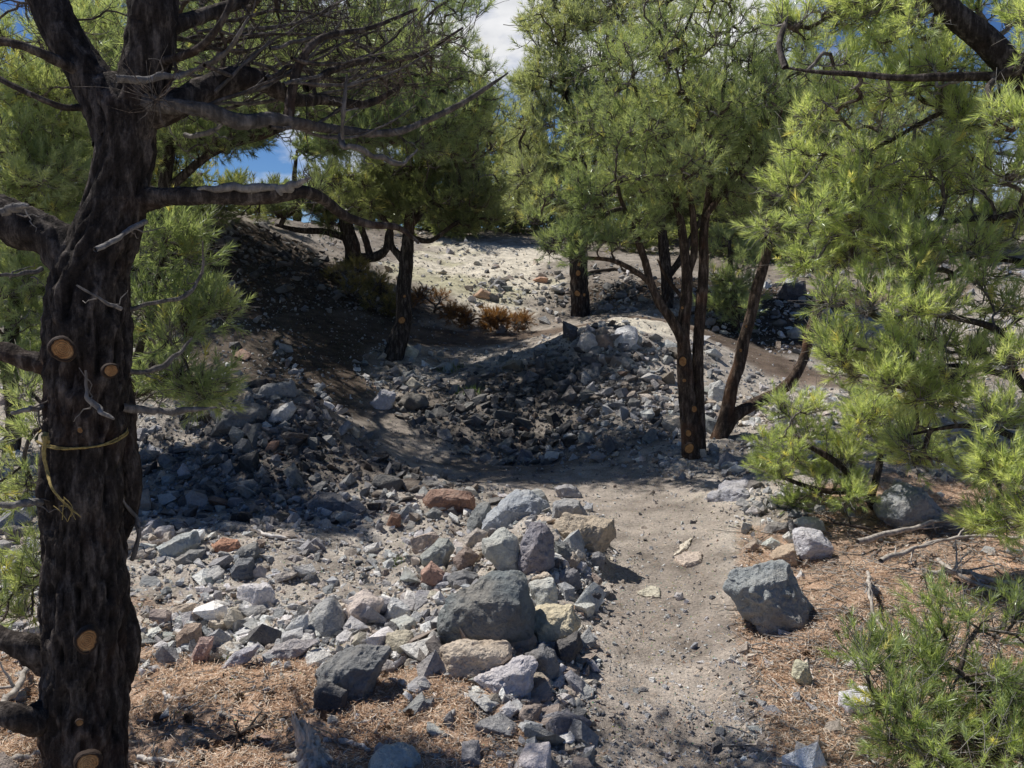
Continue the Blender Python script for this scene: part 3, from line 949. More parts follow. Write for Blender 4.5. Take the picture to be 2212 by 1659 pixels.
for phrase, (zx, zy), (rx, ry), cnt, med, pal in ZONES:
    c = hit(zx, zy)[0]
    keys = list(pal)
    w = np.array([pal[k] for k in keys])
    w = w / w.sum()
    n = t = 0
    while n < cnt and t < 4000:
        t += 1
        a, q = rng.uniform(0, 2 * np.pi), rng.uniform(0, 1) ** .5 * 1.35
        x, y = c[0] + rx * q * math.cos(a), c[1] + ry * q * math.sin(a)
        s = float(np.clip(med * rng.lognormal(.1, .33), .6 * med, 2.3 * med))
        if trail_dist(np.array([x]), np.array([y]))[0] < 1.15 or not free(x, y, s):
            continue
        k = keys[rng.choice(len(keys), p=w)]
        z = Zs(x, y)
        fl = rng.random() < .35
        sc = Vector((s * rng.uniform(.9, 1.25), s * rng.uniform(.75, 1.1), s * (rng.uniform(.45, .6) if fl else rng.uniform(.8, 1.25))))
        put_rock('stone', TEMPL[rng.integers(len(TEMPL))], (x, y, z + sc.z * .1), tuple(q_ * (.45 if ('heap' in phrase or 'mound' in phrase or 'hollow' in phrase or 'bank' in phrase) else 1.2) for q_ in PAL[k]),  # colour carries the light: darker in shaded zones, brighter in sunlit ones
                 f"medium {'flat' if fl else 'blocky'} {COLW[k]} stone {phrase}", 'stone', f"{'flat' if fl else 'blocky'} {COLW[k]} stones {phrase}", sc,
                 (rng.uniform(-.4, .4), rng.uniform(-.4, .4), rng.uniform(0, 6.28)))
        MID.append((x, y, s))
        n += 1

# --- rubble and gravel nobody could count
def templates(n, m, flat, seed):
    out = []
    for k in range(n):
        r = np.random.default_rng(seed + k)
        p = r.uniform(-1, 1, (m, 3))
        p /= np.max(np.abs(p), axis=1, keepdims=True) ** .8
        p *= np.array([1, r.uniform(.6, 1), r.uniform(*flat)]) * .5
        bm = hull_mesh(p)
        bmesh.ops.triangulate(bm, faces=bm.faces[:])
        bm.verts.index_update()
        V = np.array([v.co[:] for v in bm.verts])
        F = np.array([[v.index for v in f.verts] for f in bm.faces])
        bm.free()
        out.append((V, F))
    return out


def scatter(name, pos, size, cols, tmpl, sink, label, cat, tilt=.6):
    g_v, g_f, g_c = [], [], []
    n0 = 0
    ti = rng.integers(len(tmpl), size=len(pos))
    for k, (V, F) in enumerate(tmpl):
        s = np.where(ti == k)[0]
        if not len(s):
            continue
        m = len(s)
        yaw = rng.uniform(0, 6.283, m)
        ax, ay = rng.normal(0, tilt, m), rng.normal(0, tilt, m)
        sc = size[s, None] * rng.uniform(.75, 1.25, (m, 3))
        W = V[None] * sc[:, None]
        def rot(W, a, i, j):
            ca, sa = np.cos(a)[:, None], np.sin(a)[:, None]
            W = W.copy()
            u, v = W[..., i].copy(), W[..., j].copy()
            W[..., i] = u * ca - v * sa
            W[..., j] = u * sa + v * ca
            return W
        W = rot(rot(rot(W, ax, 1, 2), ay, 0, 2), yaw, 0, 1)
        W = W + pos[s][:, None]
        W[..., 2] += (size[s] * sink)[:, None]
        g_v.append(W.reshape(-1, 3))
        g_f.append((F[None] + (n0 + np.arange(m) * len(V))[:, None, None]).reshape(-1, 3))
        g_c.append(np.repeat(cols[s], len(V), 0))
        n0 += m * len(V)
    me = mesh_np(name, np.concatenate(g_v), [np.concatenate(g_f)], {'tint': np.concatenate(g_c)}, [M_RUBBLE])
    link(name, me, kind='stuff', label=label, category=cat)


def sample_seen(n, y0=470, y1=1750, x0=-250, x1=2450):
    fx, fy = rng.uniform(x0, x1, n), rng.uniform(y0, y1, n)
    p, d = hits(fx, fy)
    ok = (d < 40) & (p[:, 1] > .8)
    return p[ok], d[ok]


def colours(p, pal_fn):
    keys = list(PAL)
    base = np.array([PAL[k] for k in keys])
    W = pal_fn(p, keys)
    cum = np.cumsum(W / W.sum(1, keepdims=True), 1)
    i = (rng.random(len(p))[:, None] > cum).sum(1)
    c = base[np.minimum(i, len(keys) - 1)] * rng.uniform(.85, 1.35, (len(p), 1)) * rng.uniform(.96, 1.04, (len(p), 3))
    c = c * .7 + c.mean(1, keepdims=True) * .3
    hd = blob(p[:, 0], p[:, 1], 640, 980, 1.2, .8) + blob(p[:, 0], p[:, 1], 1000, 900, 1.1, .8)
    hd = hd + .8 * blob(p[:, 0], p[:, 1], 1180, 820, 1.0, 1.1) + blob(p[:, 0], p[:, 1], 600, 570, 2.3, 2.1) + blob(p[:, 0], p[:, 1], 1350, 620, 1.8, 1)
    return c * (1.25 - .86 * np.clip(hd, 0, 1))[:, None]  # tree shade painted into these stones, the others brightened as sunlit


def pal_w(p, keys):
    x, y = p[:, 0], p[:, 1]
    W = np.zeros((len(p), len(keys)))
    gen = dict(blue=2.4, slate=3, dark=1.0, grey=3.4, tan=1.1, rust=.08, white=.5, green=.5, brown=1.1, pink=.35, pale=2.0)
    for i, k in enumerate(keys):
        W[:, i] = gen[k]
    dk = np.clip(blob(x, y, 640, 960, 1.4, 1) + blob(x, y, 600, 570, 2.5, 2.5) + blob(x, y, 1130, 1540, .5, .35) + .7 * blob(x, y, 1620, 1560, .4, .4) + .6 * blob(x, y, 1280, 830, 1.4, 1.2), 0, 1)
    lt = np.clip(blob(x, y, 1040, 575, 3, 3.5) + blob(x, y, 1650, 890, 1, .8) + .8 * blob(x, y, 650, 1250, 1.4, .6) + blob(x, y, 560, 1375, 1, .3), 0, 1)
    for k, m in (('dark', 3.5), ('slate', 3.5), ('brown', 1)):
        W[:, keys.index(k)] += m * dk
    for k in ('tan', 'pale', 'pink', 'white'):
        W[:, keys.index(k)] *= (1 - .6 * dk)
    for k, m in (('tan', 2.2), ('pale', 3.4), ('pink', .5), ('grey', 1.5)):
        W[:, keys.index(k)] += m * lt
    return W


def rubble_density(p):
    x, y = p[:, 0], p[:, 1]
    td = trail_dist(x, y)
    q = np.stack([x, y, 0 * x], -1)
    a = .14
    for (fx, fy, rx, ry, w) in [(640, 970, 1.25, .9, 1.1), (640, 1235, 1.4, .6, .26), (560, 1375, .95, .3, .5), (1120, 1270, .45, 1.0, 1.0), (1130, 1540, .42, .3, .8),
                                (1290, 850, 1.25, 1.1, 1.3), (840, 830, 1.1, 1.0, .9), (1000, 900, 1.2, .9, .75), (1650, 890, .9, .7, .9), (600, 545, 2.0, 1.5, .7), (1040, 575, 3.2, 3.6, .3),
                                (1800, 660, 2.6, 1.8, .9), (1350, 620, 1.9, 1.1, 1.1), (1620, 1560, .22, .25, .6), (150, 1250, 1, 1, .4), (1680, 1080, .3, .4, .5), (2000, 850, 1.5, 1.5, .4)]:
        a = a + w * blob(x, y, fx, fy, rx, ry)
    a = a * (.65 + .7 * fbm(q * 1.7, 3).clip(-.6, .8))
    a = a * (1 - .85 * np.clip(blob(x, y, 590, 705, 1.0, 1.0), 0, 1))
    a = a * sstep(.85, 1.25, td) * (1 - .85 * litter_mask(x, y))
    return a


p, d = sample_seen(100000, y0=480)
ke = rng.random(len(p)) < np.minimum(rubble_density(p), 1.3) * .74
p, d = p[ke], d[ke]
sz = np.clip(.040 * rng.lognormal(0, .62, len(p)) * np.clip(.55 + d * .07, .7, 1.5), .014, .2)
sz = sz * (1 - .25 * np.clip(blob(p[:, 0], p[:, 1], 640, 1235, 1.4, .6), 0, 1))
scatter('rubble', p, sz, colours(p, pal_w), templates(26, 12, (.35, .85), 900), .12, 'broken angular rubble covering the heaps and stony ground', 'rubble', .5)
p, d = sample_seen(150000, y0=500)
td = trail_dist(p[:, 0], p[:, 1])
dens = np.clip(.42 + 1.6 * rubble_density(p), 0, 1) * (.85 + .15 * sstep(.5, 1.25, td)) * (1 - .72 * litter_mask(p[:, 0], p[:, 1]))
dens += .8 * blob(p[:, 0], p[:, 1], 1620, 1570, .22, .25) + .7 * blob(p[:, 0], p[:, 1], 1120, 1560, .45, .3)
ke = rng.random(len(p)) < dens * .62
p, d, td = p[ke], d[ke], td[ke]
sz = np.clip(.0115 * rng.lognormal(0, .5, len(p)) * np.clip(.5 + d * .14, .8, 2) * np.where(td < .9, .85, 1), .004, .05)
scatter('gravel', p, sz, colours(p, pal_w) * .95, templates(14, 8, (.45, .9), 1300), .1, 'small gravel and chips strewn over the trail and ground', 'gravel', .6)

# ------------------------------------------------------------------ needle litter
def unit(v):
    return v / np.maximum(np.linalg.norm(v, axis=-1, keepdims=True), 1e-9)


def build_litter():
    p, d = sample_seen(230000, y0=1020, y1=1800)
    ke = rng.random(len(p)) < litter_mask(p[:, 0], p[:, 1]) * np.clip(.78 + .7 * fbm(p * [2.6, 2.6, 0], 3), .12, 1) + .025
    p = p[ke]
    n = len(p)
    a = rng.uniform(0, 6.283, n)
    L = rng.uniform(.018, .05, n)
    w = rng.uniform(.0007, .0017, n)
    dr = np.stack([np.cos(a), np.sin(a), rng.normal(0, .28, n)], -1)
    sd = np.stack([-np.sin(a), np.cos(a), rng.normal(0, .3, n)], -1)
    p = p + np.stack([0 * a, 0 * a, rng.uniform(.003, .02, n)], -1)
    V = np.stack([p - dr * (L / 2)[:, None] - sd * w[:, None], p - dr * (L / 2)[:, None] + sd * w[:, None], p + dr * (L / 2)[:, None]], 1).reshape(-1, 3)
    me = mesh_np('needle_litter', V, [np.arange(3 * n).reshape(-1, 3)], {'tint': np.repeat(np.where(rng.random(n) < .07, 1.3, rng.random(n) ** 1.3), 3)}, [M_LITTER])
    link('needle_litter', me, kind='stuff', label='dry orange brown pine needles carpeting the ground under the trees', category='needle litter')


build_litter()


# ------------------------------------------------------------------ sticks, chips, stump
def stick(name, fpts, rF, mat, label, cat, group=None, lift=0.0, side=0, n=16, knots=.12, parts=()):
    """a stick lying on the ground through the listed photo positions; rF = radius in photo units"""
    pts, ds = hits([q[0] for q in fpts], [q[1] for q in fpts])
    r0 = rF * K * ds.mean() / FPX
    pts[:, 2] += r0 * .8 + lift
    q = catmull(pts, n)
    q[:, 2] = np.maximum(q[:, 2], Z(q[:, 0], q[:, 1]) + r0 * .3)
    q += rng.normal(0, r0 * .25, q.shape)
    g = Geo()
    stem(g, q, np.linspace(1, .55, n) * r0 * (1 + knots * fbm(q * 20, 2)), n * 2, 8, .25, 20)
    ctr = q.mean(0)
    for _ in range(side):
        i = rng.integers(2, n - 2)
        t = unit(q[i + 1] - q[i - 1])
        dv = unit(t * rng.uniform(.3, .9) + rng.normal(0, .6, 3) + [0, 0, .25])
        L = rng.uniform(6, 16) * r0
        c = q[i] + dv * np.linspace(0, 1, 6)[:, None] * L + rng.normal(0, r0 * .35, (6, 3)) * np.linspace(0, 1, 6)[:, None]
        c[:, 2] = np.maximum(c[:, 2], Z(c[:, 0], c[:, 1]) + .004)
        g.tubes(c[None], np.linspace(.5, .15, 6)[None] * r0, 5)
    V = np.concatenate(g.V) - q[0]
    g.V = [V]
    o = link(name, g.mesh(name, [mat], smooth=True), label=label, category=cat)
    o.location = q[0]
    if group:
        o['group'] = group
    return o


stick('dead_branch', [(550, 1144), (570, 1158), (615, 1167), (662, 1176)], 5, M_BLEACH, 'bleached white branch lying at the edge of the shaded heap', 'branch', side=1)
stick('wood_chip', [(718, 1500 - 1), (750, 1511), (790, 1510)][0:0] or [(355, 1500), (372, 1512), (405, 1513)], 5, M_BLEACH, 'white wood chip on the litter beside the near trunk', 'wood chip')
stick('wood_chip', [(864, 1478), (885, 1488), (902, 1510)], 6, M_BLEACH, 'white wood chip between the slate boulder and the pile', 'wood chip')
stick('wood_chip', [(736, 1605), (765, 1612), (798, 1628)], 7, M_BLEACH, 'white wood chip above the pale boulder at the bottom edge', 'wood chip')
stick('wood_chip', [(472, 1545), (485, 1550), (497, 1557)], 6, M_DEAD, 'grey bent wood chip above the crossed dark sticks', 'wood chip')
stick('wood_chip', [(785, 1562), (800, 1560), (813, 1558)], 4, M_BLEACH, 'short white wood chip right of the weathered stump', 'wood chip')
stick('wood_chip', [(425, 1488), (432, 1492), (438, 1497)], 4, M_BLEACH, 'tiny white wood chip in the middle of the left litter', 'wood chip')
stick('wood_chip', [(300, 1644), (340, 1647), (385, 1652)], 7, M_BLEACH, 'pale wood strip at the bottom edge by the near trunk', 'wood chip')
stick('wood_chip', [(1740, 1430), (1750, 1455), (1755, 1480)], 5, M_BLEACH, 'pale wood splinter beside the yellowish stone', 'wood chip')
stick('dark_stick', [(425, 1659), (480, 1610), (545, 1580), (600, 1560), (640, 1550)], 7, M_DEADDARK, 'long dark stick on the litter left of the stump', 'stick', side=3)
stick('dark_stick', [(490, 1645), (530, 1600), (560, 1570), (575, 1548)], 6, M_DEADDARK, 'shorter dark stick crossing the long dark one', 'stick', side=1)
stick('dark_stick', [(842, 1445), (890, 1441), (945, 1436)], 5, M_DEADDARK, 'dark stick pointing at the long flat pinkish slab', 'stick')
stick('dead_branch', [(0, 1565), (30, 1530), (62, 1468), (30, 1425)], 8, M_DEAD, 'grey bent dead limb at the left edge beside the near trunk', 'branch', lift=.05, side=2)
stick('dead_branch', [(-20, 1655), (50, 1645), (95, 1632)], 9, M_DEAD, 'grey dead limb in the bottom corner behind the near trunk', 'branch')
stick('dead_branch', [(1850, 1197), (1960, 1170), (2046, 1149), (2150, 1152), (2200, 1165)], 6, M_DEAD, 'long grey dead branch arching below the broad shaded rock', 'branch', lift=.06, side=7)
stick('dead_branch', [(1900, 1235), (2000, 1200), (2090, 1180), (2210, 1185)], 5, M_DEAD, 'thin grey dead branch just below the arching one', 'branch', lift=.05, side=6)
stick('dead_branch', [(2005, 1262), (2080, 1262), (2150, 1280), (2230, 1300)], 6, M_DEAD, 'pale grey forked branch reaching the right edge', 'branch', lift=.05, side=7)
stick('dead_branch', [(2025, 1230), (2070, 1265), (2130, 1290), (2230, 1310)], 5, M_DEAD, 'pale branch crossing the forked one at the right edge', 'branch', lift=.04, side=5)
stick('dead_branch', [(1870, 1345), (1920, 1325), (1970, 1308)], 4, M_DEAD, 'thin reddish grey branch in the middle of the right litter', 'branch', side=4)
stick('dead_branch', [(1873, 1275), (1876, 1330), (1890, 1380), (1910, 1410)], 4.5, M_DEAD, 'upright bent dry stem above the foreground pine', 'branch', lift=.08, side=3)
stick('dead_branch', [(1800, 1150), (1850, 1158), (1890, 1170), (1915, 1180)], 4, M_DEADDARK, 'dark twig trailing from the low boughs past the white boulder', 'branch', lift=.05, side=2)
for i, (pp, lab) in enumerate([
        ([(1460, 690), (1540, 672), (1640, 690)], 'brown limb lying on the far right bank behind the twin stem pine'),
        ([(1560, 700), (1650, 670), (1740, 690)], 'brown limb lying below the small far bush'),
        ([(1240, 600), (1330, 585), (1400, 600)], 'dark cut limb lying right of the far scarred trunk'),
        ([(900, 890), (930, 882), (960, 880)], 'thin stick on the stones of the shaded hollow')]):
    stick('dark_stick', pp, 4, M_DEADDARK, lab, 'stick', side=2)
# fine dry twigs, too many to count, over the right litter
g = Geo()
p, d = sample_seen(9000, y0=1080, y1=1700)
lm = litter_mask(p[:, 0], p[:, 1])
p = p[(rng.random(len(p)) < lm * np.where(p[:, 0] > .8, .6, .25))]
m = len(p)
a = rng.uniform(0, 6.283, m)
L = rng.uniform(.06, .22, m) * np.where(p[:, 0] > .8, 1.5, 1)
dr = np.stack([np.cos(a), np.sin(a), rng.normal(0, .12, m)], -1)
C = p[:, None] + dr[:, None] * (np.linspace(-.5, .5, 5)[None, :, None] * L[:, None, None]) + rng.normal(0, .05, (m, 5, 3)) * L[:, None, None] * [1, 1, .4]
C[..., 2] = np.maximum(C[..., 2], Z(C[..., 0], C[..., 1]) + .006)
g.tubes(C, np.linspace(1, .5, 5)[None] * rng.uniform(.0013, .0042, (m, 1)), 4, rng.uniform(0, 1, m) ** .6)
p, d = sample_seen(6000, y0=1100, y1=1700)
p = p[rng.random(len(p)) < litter_mask(p[:, 0], p[:, 1]) * .06]
m = len(p)
a = rng.uniform(0, 6.283, m)
L = rng.uniform(.015, .05, m)
dr = np.stack([np.cos(a), np.sin(a), rng.normal(0, .12, m)], -1)
C = p[:, None] + dr[:, None] * (np.linspace(-.5, .5, 4)[None, :, None] * L[:, None, None])
C[..., 2] += .01
g.tubes(C, np.array([[.6, 1, 1, .7]]) * rng.uniform(.003, .007, (m, 1)), 5, 1.6)
link('twig_litter', g.mesh('twig_litter', [M_TWIG]), kind='stuff', label='fine dry twigs scattered over the needle litter', category='twigs')

# fallen cones on the litter
def cone_mesh():
    g = Geo()
    for i in range(46):
        u = (i + .5) / 46
        a = i * 2.39996
        r = .019 * math.sin(math.pi * (.12 + .8 * u)) ** .8
        z = .006 + .042 * u
        o = np.array([math.cos(a), math.sin(a), 0])
        t_ = np.array([-math.sin(a), math.cos(a), 0])
        w = .008 * (1 - .4 * u)
        b0, tip = o * r * .3 + [0, 0, z], o * (r + .006) + [0, 0, z + .007]
        g.add([b0 - t_ * w * .5, b0 + t_ * w * .5, tip + t_ * w * .8, tip + [0, 0, .003], tip - t_ * w * .8, b0 + [0, 0, .008]], [(0, 1, 5), (5, 1, 2), (5, 2, 3), (5, 3, 4), (5, 4, 0), (0, 4, 3), (0, 3, 2), (0, 2, 1)])
    return g.mesh('pine_cone', [M_CONE])


CONE = cone_mesh()
for k, (fx, fy) in enumerate([(520, 1520), (600, 1505), (430, 1560), (350, 1545), (560, 1600), (820, 1580), (880, 1545), (1830, 1330), (1900, 1300), (1760, 1420), (1980, 1250), (1800, 1370), (700, 1560), (470, 1610)]):
    c, dd = hit(fx + rng.uniform(-8, 8), fy)
    o = link('pine_cone', CONE, label='small brown fallen pine cone lying on the needle litter', category='pine cone', group='pine cones on the needle litter')
    o.location = c + [0, 0, .008]
    o.rotation_euler = (rng.uniform(1.1, 1.9), rng.uniform(-.4, .4), rng.uniform(0, 6.28))
    o.scale = (rng.uniform(.65, .85),) * 3

# weathered stump at the bottom edge
def build_stump():
    g0, d = hit(672, 1650)
    g = Geo()
    s = d * K / FPX
    r = np.random.default_rng(3)
    up_ = [g0 + [0, 0, -.06], g0 + np.array([-2, 0, 20]) * s, g0 + np.array([-9, 2, 62]) * s, g0 + np.array([-20, 0, 98]) * s]
    stem(g, up_, np.array([32, 22, 14, 6]) * s, 60, 48, .8, 40)
    for k in range(16):
        a = k * .7
        b0 = g0 + np.array([-14 + 13 * math.cos(a), 11 * math.sin(a), 62 + 14 * math.cos(a + 2)]) * s
        t1 = b0 + np.array([-7 + 5 * math.cos(a) + r.normal(0, 2), r.normal(0, 3), r.uniform(15, 62)]) * s
        stem(g, [b0 - [0, 0, 26 * s], b0, (b0 + t1) / 2 + r.normal(0, 1.5, 3) * s, t1], np.array([6.5, 6, 4, .4]) * s * r.uniform(.6, 1.1), 22, 9, .5, 40)
    for k in range(7):
        a = k * .9 + r.uniform(-.3, .3)
        L = r.uniform(50, 100) * s
        e = g0 + np.array([math.cos(a), math.sin(a), 0]) * L
        m1 = g0 + np.array([math.cos(a + .3), math.sin(a + .3), 0]) * L * .5
        e[2] = Zs(e[0], e[1]) - .012
        m1[2] = Zs(m1[0], m1[1]) + .012
        stem(g, [g0 + [0, 0, .04], m1, e], [13 * s, 9 * s, 3 * s], 20, 9, .4, 24)
    g.V = [np.concatenate(g.V) - g0]
    o = link('weathered_stump', g.mesh('weathered_stump', [M_STUMP], smooth=True), label='splintered grey weathered stump at the bottom edge', category='stump')
    o.location = g0


build_stump()

# ------------------------------------------------------------------ pines
def tuft_template(n, axis_len, nl, nw, seed, spread=(25, 75)):
    r = np.random.default_rng(seed)
    t = r.uniform(0, 1, n)
    az = r.uniform(0, 2 * np.pi, n)
    el = np.radians(r.uniform(spread[0], spread[1], n)) * (1 - .55 * t)
    b = np.stack([np.zeros(n), np.zeros(n), t * axis_len], -1)
    dv = np.stack([np.sin(el) * np.cos(az), np.sin(el) * np.sin(az), np.cos(el)], -1)
    L = nl * r.uniform(.75, 1.15, n)
    sv = unit(np.cross(dv, r.normal(0, 1, (n, 3)))) * (nw * .5)
    return np.stack([b - sv, b + sv, b + dv * L[:, None]], 1).reshape(-1, 3)


def place_tufts(geo, pos, dirs, scale, tmpl, tint):
    if not len(pos):
        return
    d = unit(dirs)
    ref = rng.normal(0, 1, d.shape)
    x = unit(np.cross(d, ref))
    y = np.cross(d, x)
    ti = rng.integers(len(tmpl), size=len(pos))
    for k, T in enumerate(tmpl):
        s = np.where(ti == k)[0]
        if not len(s):
            continue
        V = (T[None, :, 0:1] * x[s][:, None] + T[None, :, 1:2] * y[s][:, None] + T[None, :, 2:3] * d[s][:, None]) * scale[s][:, None, None] + pos[s][:, None]
        nv = V.shape[0] * V.shape[1]
        jit = np.repeat(rng.normal(0, .06, (len(s), T.shape[0] // 3)), 3, axis=1)
        geo.add(V.reshape(-1, 3), np.arange(nv).reshape(-1, 3), None, np.clip(np.repeat(tint[s], T.shape[0]) + jit.ravel(), 0, 1.25))


class Tree:
    def __init__(s, name, label, base, bark=None, cat='tree', group=None):
        s.root = empty(name, base, label, cat, group)
        s.trunk = Geo()
        s.pos, s.par, s.rad, s.plen, s.lead = [], [], [], [], []
        s.chains = []
        s.bark = bark or M_BARK
        s.cuts = []

    def limb(s, pts, rF, d=None, n=None, k=12, grow=True, bark=.1, tint=0.0, geo=None, start=0.0, kink=0.0):
        """pts: (fx, fy, depth) list; rF: radii in photo units"""
        W = np.array([P(*p) for p in pts])
        R = np.array([r * K * p[2] / FPX for r, p in zip(rF, pts)])
        if kink:
            m2 = 3 * (len(W) - 1) + 1
            u = np.linspace(0, len(W) - 1, m2)
            W = catmull(W, m2)
            R = np.interp(u, np.arange(len(R)), R)
            W[1:-1] += rng.normal(0, 1, (m2 - 2, 3)) * (R[1:-1] * kink)[:, None]
            R = R * rng.uniform(.82, 1.18, m2)
        L = np.linalg.norm(np.diff(W, axis=0), axis=1).sum()
        n = n or max(10, int(L / max(R.mean() * .9, .012)))
        n = min(n, 220)
        C, RR = stem(s.trunk if geo is None else geo, W, R, n, k, bark, 9 * (.1 / max(R.max(), .02)) ** .5, tint)
        if grow:
            st = max(1, n // max(6, int(L / .12)))
            i0 = len(s.pos)
            prev = -1
            cl = 0
            for i in range(int(n * start), n, st):
                s.pos.append(C[i])
                s.par.append(prev)
                s.rad.append(RR[i])
                s.plen.append(0.0 + .25 * cl)
                s.lead.append(C[min(i + 1, n - 1)] - C[max(i - 1, 0)])
                cl += L * st / n
                prev = len(s.pos) - 1
        return C, RR

    def grow(s, A, alpha=.35, m=6, jitter=.12, sag=.0, up=.25):
        A = np.asarray(A)
        nt = len(s.pos)
        tp = np.array(s.pos)
        dist = np.min(((A[:, None] - tp[None]) ** 2).sum(-1), 1) if len(A) * len(tp) < 4e6 else np.array([np.min(((a - tp) ** 2).sum(1)) for a in A])
        A = A[np.argsort(dist)]
        N = nt + len(A) * (m - 1)
        pos = np.zeros((N, 3))
        pos[:nt] = tp
        plen = np.zeros(N)
        plen[:nt] = s.plen
        lead = np.zeros((N, 3))
        lead[:nt] = unit(np.array(s.lead))
        par = np.full(N, -1)
        par[:nt] = s.par
        c = nt
        t = np.linspace(0, 1, m)[:, None]
        ch = []
        for a in A:
            d2 = np.sqrt(((pos[:c] - a) ** 2).sum(1))
            j = int(np.argmin(d2 + alpha * plen[:c]))
            D = d2[j]
            p0 = pos[j]
            ctrl = p0 + (a - p0) * .5 + lead[j] * D * .18 + rng.normal(0, jitter, 3) * D + np.array([0, 0, -sag]) * D
            q = (1 - t) ** 2 * p0 + 2 * t * (1 - t) * ctrl + t * t * a
            q[1:-1] += rng.normal(0, .02, (m - 2, 3)) * D
            ids = np.concatenate([[j], np.arange(c, c + m - 1)])
            pos[c:c + m - 1] = q[1:]
            par[c:c + m - 1] = ids[:-1]
            plen[c:c + m - 1] = plen[j] + D * t[1:, 0]
            lead[c:c + m - 1] = unit(np.diff(q, axis=0))
            ch.append(ids)
            c += m - 1
        s.gpos, s.gpar, s.glead, s.nt = pos, par, lead, nt
        s.gch = np.array(ch)
        cnt = np.zeros(N)
        tips = s.gch[:, -1]
        cnt[tips] += 1
        for i in range(N - 1, nt - 1, -1):
            cnt[par[i]] += cnt[i]
        s.gcnt = cnt

    def skin(s, rtip, rmax=.06, expo=.42, k=5, grey=.25):
        N = len(s.gpos)
        r = np.minimum(rtip * np.maximum(s.gcnt, 1) ** expo, rmax)
        C = s.gpos[s.gch]
        R = r[s.gch]
        R[:, 0] = np.minimum(R[:, 1] * 1.15, np.where(s.gch[:, 0] < s.nt, 1, r[s.gch[:, 0]]))
        g = Geo()
        big = R.max(1) > rtip * 3
        tint = np.where(rng.random(len(C)) < grey, rng.uniform(.25, .9, len(C)), rng.uniform(0, .15, len(C)))
        if big.any():
            g.tubes(C[big], R[big], 7, tint[big] * .4)
        g.tubes(C[~big], R[~big], k, tint[~big])
        s.bgeo = g
        return g

    def twiglets(s, per, tw, rt, tint=(0, .25)):
        C = s.gpos[s.gch]
        n, m, _ = C.shape
        f = rng.uniform(.2, 1, (n, per)) * (m - 1)
        i = np.minimum(f.astype(int), m - 2)
        fr = (f - i)[..., None]
        ii = np.arange(n)[:, None]
        p = (C[ii, i] * (1 - fr) + C[ii, i + 1] * fr).reshape(-1, 3)
        t = unit(C[ii, i + 1] - C[ii, i]).reshape(-1, 3)
        d = unit(t * .8 + rng.normal(0, .7, p.shape) + [0, 0, .12])
        L = rng.uniform(*tw, (len(p), 1, 1))
        w = np.linspace(0, 1, 6)[None, :, None]
        q = p[:, None] + d[:, None] * w * L + (w ** 2) * L * (rng.normal(0, .3, (len(p), 1, 3)) + [0, 0, .2]) + rng.normal(0, .03, (len(p), 6, 3)) * L * w
        s.bgeo.tubes(q, np.linspace(1, .45, 6)[None] * np.full((len(p), 1), rt), 4, rng.uniform(*tint, len(p)))

    def needles(s, mat, tm, per=4, tw=(.04, .12), scale=(.8, 1.2), span=.45, up=.35, mean=.5, var=.2, cfreq=1.6, rt=.0016, bare=0.0, k=3):
        C = s.gpos[s.gch]
        n, m, _ = C.shape
        keep = rng.random(n) > bare
        C = C[keep]
        n = len(C)
        u = np.concatenate([np.ones((n, 1)), rng.uniform(1 - span, 1, (n, per))], 1)
        f = u * (m - 1)
        i = np.minimum(f.astype(int), m - 2)
        fr = (f - i)[..., None]
        ii = np.arange(n)[:, None]
        p = C[ii, i] * (1 - fr) + C[ii, i + 1] * fr
        t = unit(C[ii, i + 1] - C[ii, i])
        rnd = rng.normal(0, 1, p.shape)
        d = unit(t * .75 + unit(rnd) * .85 + np.array([0, 0, up]))
        d[:, 0] = unit(t[:, 0] + rnd[:, 0] * .2 + [0, 0, up * .6])
        L = rng.uniform(tw[0], tw[1], p.shape[:2])
        L[:, 0] *= .3
        e = p + d * L[..., None] + np.array([0, 0, .15]) * L[..., None]
        mid = (p + e) / 2 - np.array([0, 0, .08]) * L[..., None]
        tw_c = np.stack([p.reshape(-1, 3), mid.reshape(-1, 3), e.reshape(-1, 3)], 1)
        s.bgeo.tubes(tw_c, np.full((len(tw_c), 3), rt) * [1.3, 1, .8], k, rng.uniform(0, .6, len(tw_c)))
        pos = e.reshape(-1, 3)
        dd = unit((e - mid).reshape(-1, 3) + [0, 0, .08 * L.mean()])
        sc = rng.uniform(scale[0], scale[1], len(pos))
        od = rng.random(len(pos)) < .035
        tint = mean + var * fbm(pos * cfreq + 40, 2) + rng.normal(0, .1, len(pos))
        tint = np.where(od, 1.2, tint)
        g = Geo()
        place_tufts(g, pos - dd * (sc * .02)[:, None], dd, sc, tm, np.clip(tint, .02, 1.2))
        s.crown = (g, mat)

    def cut(s, fx, fy, d, rF, tilt=(0, 0)):
        s.cuts.append((fx, fy, d, rF, tilt))

